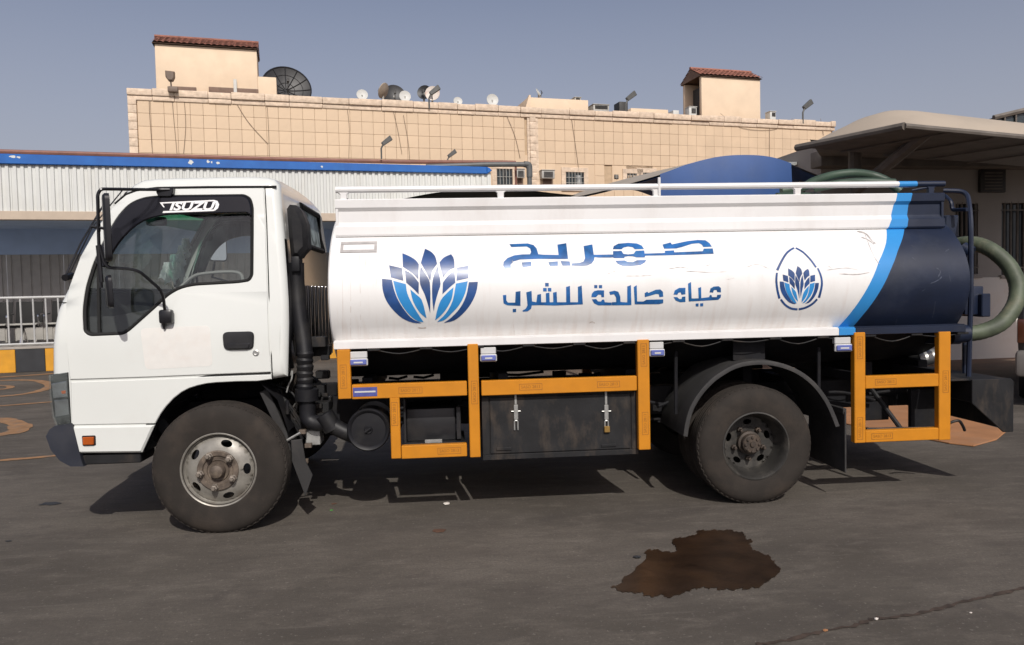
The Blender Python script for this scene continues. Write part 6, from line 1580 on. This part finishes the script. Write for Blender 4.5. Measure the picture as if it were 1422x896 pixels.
# grey ribbed lean-to roof between blue and beige shades
r_ = empty('lean_to_roof', atdepth(1110, 400, 15)); r_.location.z = 0; ROOTM[r_.name] = Matrix.Translation(r_.location); tag(r_, 'grey sheet lean-to roof between the blue and beige car shades', 'roof')
A = [atdepth(*p, d_) for p, d_ in (((1062, 226), 15.5), ((1140, 205), 17.5), ((1142, 212), 15.0), ((1098, 228), 14.2))]
b = NB(); lo = [b.verts.new(p - Vector((0, 0, .05))) for p in A]; hi = [b.verts.new(p) for p in A]
b.faces.new(hi); b.faces.new(lo)
for k in range(4): b.faces.new((hi[k], hi[(k + 1) % 4], lo[(k + 1) % 4], lo[k]))
link('roof_sheet', b, 'sheetgrey', r_, smooth=0)
b = NB(); p = [atdepth(*q, 15.2) for q in ((1100, 228), (1150, 215), (1150, 222), (1105, 235))]
for k, (u, v) in enumerate((((1097, 229.5), (1150, 214)), ((1105, 233), (1150, 222)), ((1112, 238), (1150, 230)))): tube(b, [atdepth(*u, 15), atdepth(*v, 15)], .035, 6)
link('rafter', b, 'sheetgrey', r_)

# ================================================================== beige canopy on the right and the wall under it
can = empty('canopy', atdepth(1255, 400, 9.25)); can.location.z = 0; ROOTM[can.name] = Matrix.Translation(can.location)
tag(can, 'big dusty beige canvas canopy with dark underside at right', 'canopy')
Pt = atdepth(1106, 203.5, 10.9); Pc = atdepth(1256, 173, 9.4); Pr = atdepth(1425, 189, 9.75)
# run the right edge on outside the frame, and the back edges parallel
ex = (Pr - Pc); Pr2 = Pc + ex * 3.2; Pr2.z = Pc.z - .35
back = Vector((Pt.x - Pc.x, Pt.y - Pc.y, 0)); print('canopy', Pt, Pc, Pr)
e1 = Pt - Pc; e1n = Vector((e1.x, e1.y, 0)).normalized()
E1 = Vector((e1n.x, e1n.y, 0)) * 0 + (Pt - Pc); Pb = Pr2 + E1 * 1.0
N1, N2 = 18, 30
def can_pt(u, v, low=0.0):                                   # u along the left edge (corner -> tip), v along the front edge to the right
    p = Pc + E1 * u + (Pr2 - Pc) * v
    bulge = .40 * math.sin(math.pi * min(1, max(0, u))) ** .8 * (math.sin(math.pi * min(.5, v * 4))) ** .8 * (1 - .10 * min(1, v * 2))
    return p + Vector((0, 0, bulge - low))
b = NB(); top = [[b.verts.new(can_pt(i_ / N1, j / N2)) for j in range(N2 + 1)] for i_ in range(N1 + 1)]
for i_ in range(N1):
    for j in range(N2): b.faces.new((top[i_][j], top[i_][j + 1], top[i_ + 1][j + 1], top[i_ + 1][j]))
link('canvas', b, 'canbeige', can, smooth=60)
b = NB()
tube(b, [Pt + Vector((0, 0, -.02)), Pc + Vector((0, 0, -.02))], .05, 8); tube(b, [Pc + Vector((0, 0, -.02)), Pr2 + Vector((0, 0, -.02))], .038, 8)
link('edge_beam', b, 'canbrown', can)
b = NB()
for k in range(1, 5):
    v = k * .125; p0 = Pc + (Pr2 - Pc) * v; p1 = p0 + E1 + Vector((0, 0, .0)); tube(b, [p0 + Vector((0, 0, -.03)), p1 + Vector((0, 0, -.03))], .012, 6)
link('rib', b, 'canbrown', can)
# ceiling sheets closing the underside
b = NB(); low = [[b.verts.new(Pc + E1 * i_ / 4 + (Pr2 - Pc) * j / 8 + Vector((0, 0, -.01))) for j in range(9)] for i_ in range(5)]
for i_ in range(4):
    for j in range(8): b.faces.new((low[i_][j], low[i_][j + 1], low[i_ + 1][j + 1], low[i_ + 1][j]))
link('underside', b, 'canbrown', can, smooth=0)
b = NB(); s0 = atdepth(1292, 180, 9.9); s1 = atdepth(1205, 252, 11.6); tube(b, [s0, s1 + (s1 - s0) * .25], .085, 8); p1 = s1 + (s1 - s0) * .25; tube(b, [(p1.x, p1.y, 0), (p1.x, p1.y, p1.z + .8)], .10, 10); link('strut', b, 'canbrown', can)
q = can_pt(.2, .97); b = NB(); tube(b, [(q.x, q.y, 0), (q.x, q.y, Pr2.z)], .09, 10); link('post', b, 'canbrown', can)

# rear bay of the canopy, flat canvas running back to the wall
Tb = atdepth(1145, 226, 14.6); Rb = Tb + (Pr2 - Pc) * 1.05; Rb.z = Tb.z
b = NB(); q4 = [Pc + E1 * .86 + Vector((0, 0, .06)), Pr2 + E1 * .86 + Vector((0, 0, .06)), Rb, Tb]; n4 = 6
G = [[b.verts.new(q4[0].lerp(q4[1], i_ / n4).lerp(q4[3].lerp(q4[2], i_ / n4), j / 4)) for i_ in range(n4 + 1)] for j in range(5)]
for j in range(4):
    for i_ in range(n4): b.faces.new((G[j][i_], G[j][i_ + 1], G[j + 1][i_ + 1], G[j + 1][i_]))
link('rear_canvas', b, 'canbrown', can, smooth=60)
# wall behind the canopy
WD = 14.3; WA = onZ(1380, 497.5)
wallr = empty('service_building', mtx=Matrix.Translation((WA.x, WA.y, 0)) @ Matrix.Rotation(R(4), 4, 'Z')); WMX = wallr.matrix_world.copy(); WMI = WMX.inverted(); ROOTM[wallr.name] = WMX
tag(wallr, 'low brown service building with barred windows under the beige canopy', 'building')
WCL = WMI @ CAM; WR3 = WMI.to_3x3()
def wl(px, py, off=0.0):
    d = WR3 @ ray(px, py); p = WCL + d * ((off - WCL.y) / d.y); return p.x, p.z
def WK(name, bm, m, parent=wallr, smooth=35): bm.transform(WMX); return link(name, bm, m, parent, smooth)
wx0 = wl(1140, 300)[0]; wx1 = wx0 + 13; zd = wl(1380, 385)[1]
o1 = (*wl(1327, 283), *wl(1358, 381)); o2 = (*wl(1391, 282), *wl(1436, 381)); oa = (*wl(1358, 234), *wl(1393, 268))
def rct(o): return [(o[0], o[3]), (o[2], o[3]), (o[2], o[1]), (o[0], o[1])]
b = NB(); prism(b, [(wx0, zd + .001), (wx1, zd + .001), (wx1, 4.05), (wx0, 4.05)], 0, .25, 0, [rct(o1), rct(o2)]); WK('wall', b, 'wallbrown', smooth=0)
b = NB(); box(b, (wx0 - .02, -.03, -.1), (wx1, .25, zd), .008); WK('dado', b, 'walldado')
b = NB(); zb0, zb1 = wl(1380, 236)[1], wl(1380, 215)[1]; box(b, (wx0 - .2, -.35, zb0), (wx1, -.002, zb1), .01); WK('beam', b, 'canbrown')
b = NB(); box(b, (wx0, -.002 + .26, 3.5), (wx1, 9, 4.0)); box(b, (wx0, .252, -.1), (wx0 + .2, 9, 3.49)); WK('roof_slab', b, 'wallbrown')
for o in (o1, o2):
    b = NB(); box(b, (o[0], .16, o[3]), (o[2], .2, o[1])); w_ = WK('window', b, 'pane', smooth=0)
    b = NB(); nb_ = 5
    for k in range(nb_): xx = o[0] + (o[2] - o[0]) * (k + .5) / nb_; tube(b, [(xx, .02, o[3] - .02), (xx, .02, o[1] + .03)], .024, 6)
    for t in (.1, .9): z = o[3] + (o[1] - o[3]) * t; box(b, (o[0] - .02, .0, z - .012), (o[2] + .02, .012, z + .012))
    WK('window_bars', b, 'canbrown', w_)
    b = NB(); box(b, (o[0] - .05, -.06, o[3] - .07), (o[2] + .05, .14, o[3] - .002), .006); WK('sill', b, 'wallbrown', w_)
r_ = empty('air_conditioner', mtx=WMX @ Matrix.Translation(((oa[0] + oa[2]) / 2, -.2, oa[3]))); tag(r_, 'dark window air conditioner set high under the beige canopy', 'air conditioner')
b = NB(); box(b, (oa[0], -.07, oa[3]), (oa[2], -.001, oa[1]), .015); WK('casing', b, 'acdark', r_)
b = NB()
for k in range(6): z = oa[3] + (oa[1] - oa[3]) * (.12 + .13 * k); box(b, (oa[0] + .08, -.078, z), (oa[2] - .08, -.071, z + .025), .003)
WK('grille', b, 'canbrown', r_)

# ================================================================== dark vehicle cut off by the right edge; dark roof at upper right
v0 = atdepth(1413, 470, 8.6); va_ = math.atan2(v0.x - CAM.x, v0.y - CAM.y)
VM = Matrix.Translation((v0.x, v0.y, 0)) @ Matrix.Rotation(-va_, 4, 'Z')      # its flank runs along our line of sight
veh = empty('parked_van', mtx=VM @ Matrix.Translation((.95, 2.2, 0))); tag(veh, 'dark parked van cut off by the right edge of the photo', 'van')
def VK(name, b, m, smooth=35): b.transform(VM); return link(name, b, m, veh, smooth)
b = NB(); sec = [(0.02, .45), (0, .8), (0, 1.25), (.10, 1.55), (.22, 1.95), (.34, 2.02), (1.56, 2.02), (1.68, 1.95), (1.80, 1.55), (1.90, 1.25), (1.90, .8), (1.88, .45)]
prism(b, sec, .12, 4.6, .05); VK('body', b, 'vehdark')
b = NB(); box(b, (-.02, 0, .36), (1.92, .22, .66), .05); VK('bumper', b, 'vehbump')
for s_ in (0, 1):
    b = NB(); x = -.006 + s_ * 1.75; box(b, (x, .08, .74), (x + .16, .20, 1.02), .02); VK('tail_lamp', b, 'tail')
b = NB(); prism(b, [(.25, 1.35), (1.65, 1.35), (1.55, 1.85), (.35, 1.85)], .105, .13, .01); VK('rear_window', b, 'pane')
for yy in (1.0, 3.7):
    for xx, s_ in ((.02, 1), (1.88, -1)):
        b = NB(); t = NB(); lathe(t, [(.0, .05), (.19, .03), (.20, .0), (.30, .0), (.325, .03), (.325, .17), (.30, .20), (0, .2)], (0, 0, 0), 32); merge(b, t, m=Matrix.Translation((xx, yy, .325)) @ Matrix.Rotation(R(-90 * s_), 4, 'Z')); VK('wheel', b, 'rubber')
hr = empty('dark_roof_frame', atdepth(1400, 400, 40)); hr.location.z = 0; ROOTM[hr.name] = Matrix.Translation(hr.location); tag(hr, 'dark glazed roof rising behind the canopy at the upper right edge', 'roof')
A = [atdepth(*p, 40) for p in ((1378, 164), (1440, 149), (1440, 200), (1378, 200))]; b = NB(); f = [b.verts.new(p) for p in A]; g_ = [b.verts.new(p + Vector((0, 6, 0))) for p in A]; b.faces.new(f); b.faces.new(g_)
for k in range(4): b.faces.new((f[k], f[(k + 1) % 4], g_[(k + 1) % 4], g_[k]))
link('glazing', b, 'pane', hr, smooth=0)
b = NB(); up_ = Vector((0, -.1, 0)); tube(b, [A[0] + up_, A[1] + up_], .14, 6)
for t in (.25, .5, .75): p = A[0].lerp(A[1], t); tube(b, [p + up_, Vector((p.x, p.y - .1, p.z - 1.6))], .05, 6)
link('roof_bar', b, 'canbrown', hr)
b = NB(); p0, p1 = A[3], A[2]; box(b, (p0.x, p0.y + .2, 0), (p1.x, p0.y + 6, p0.z - .01)); link('wall', b, 'wallbrown', hr, smooth=0)
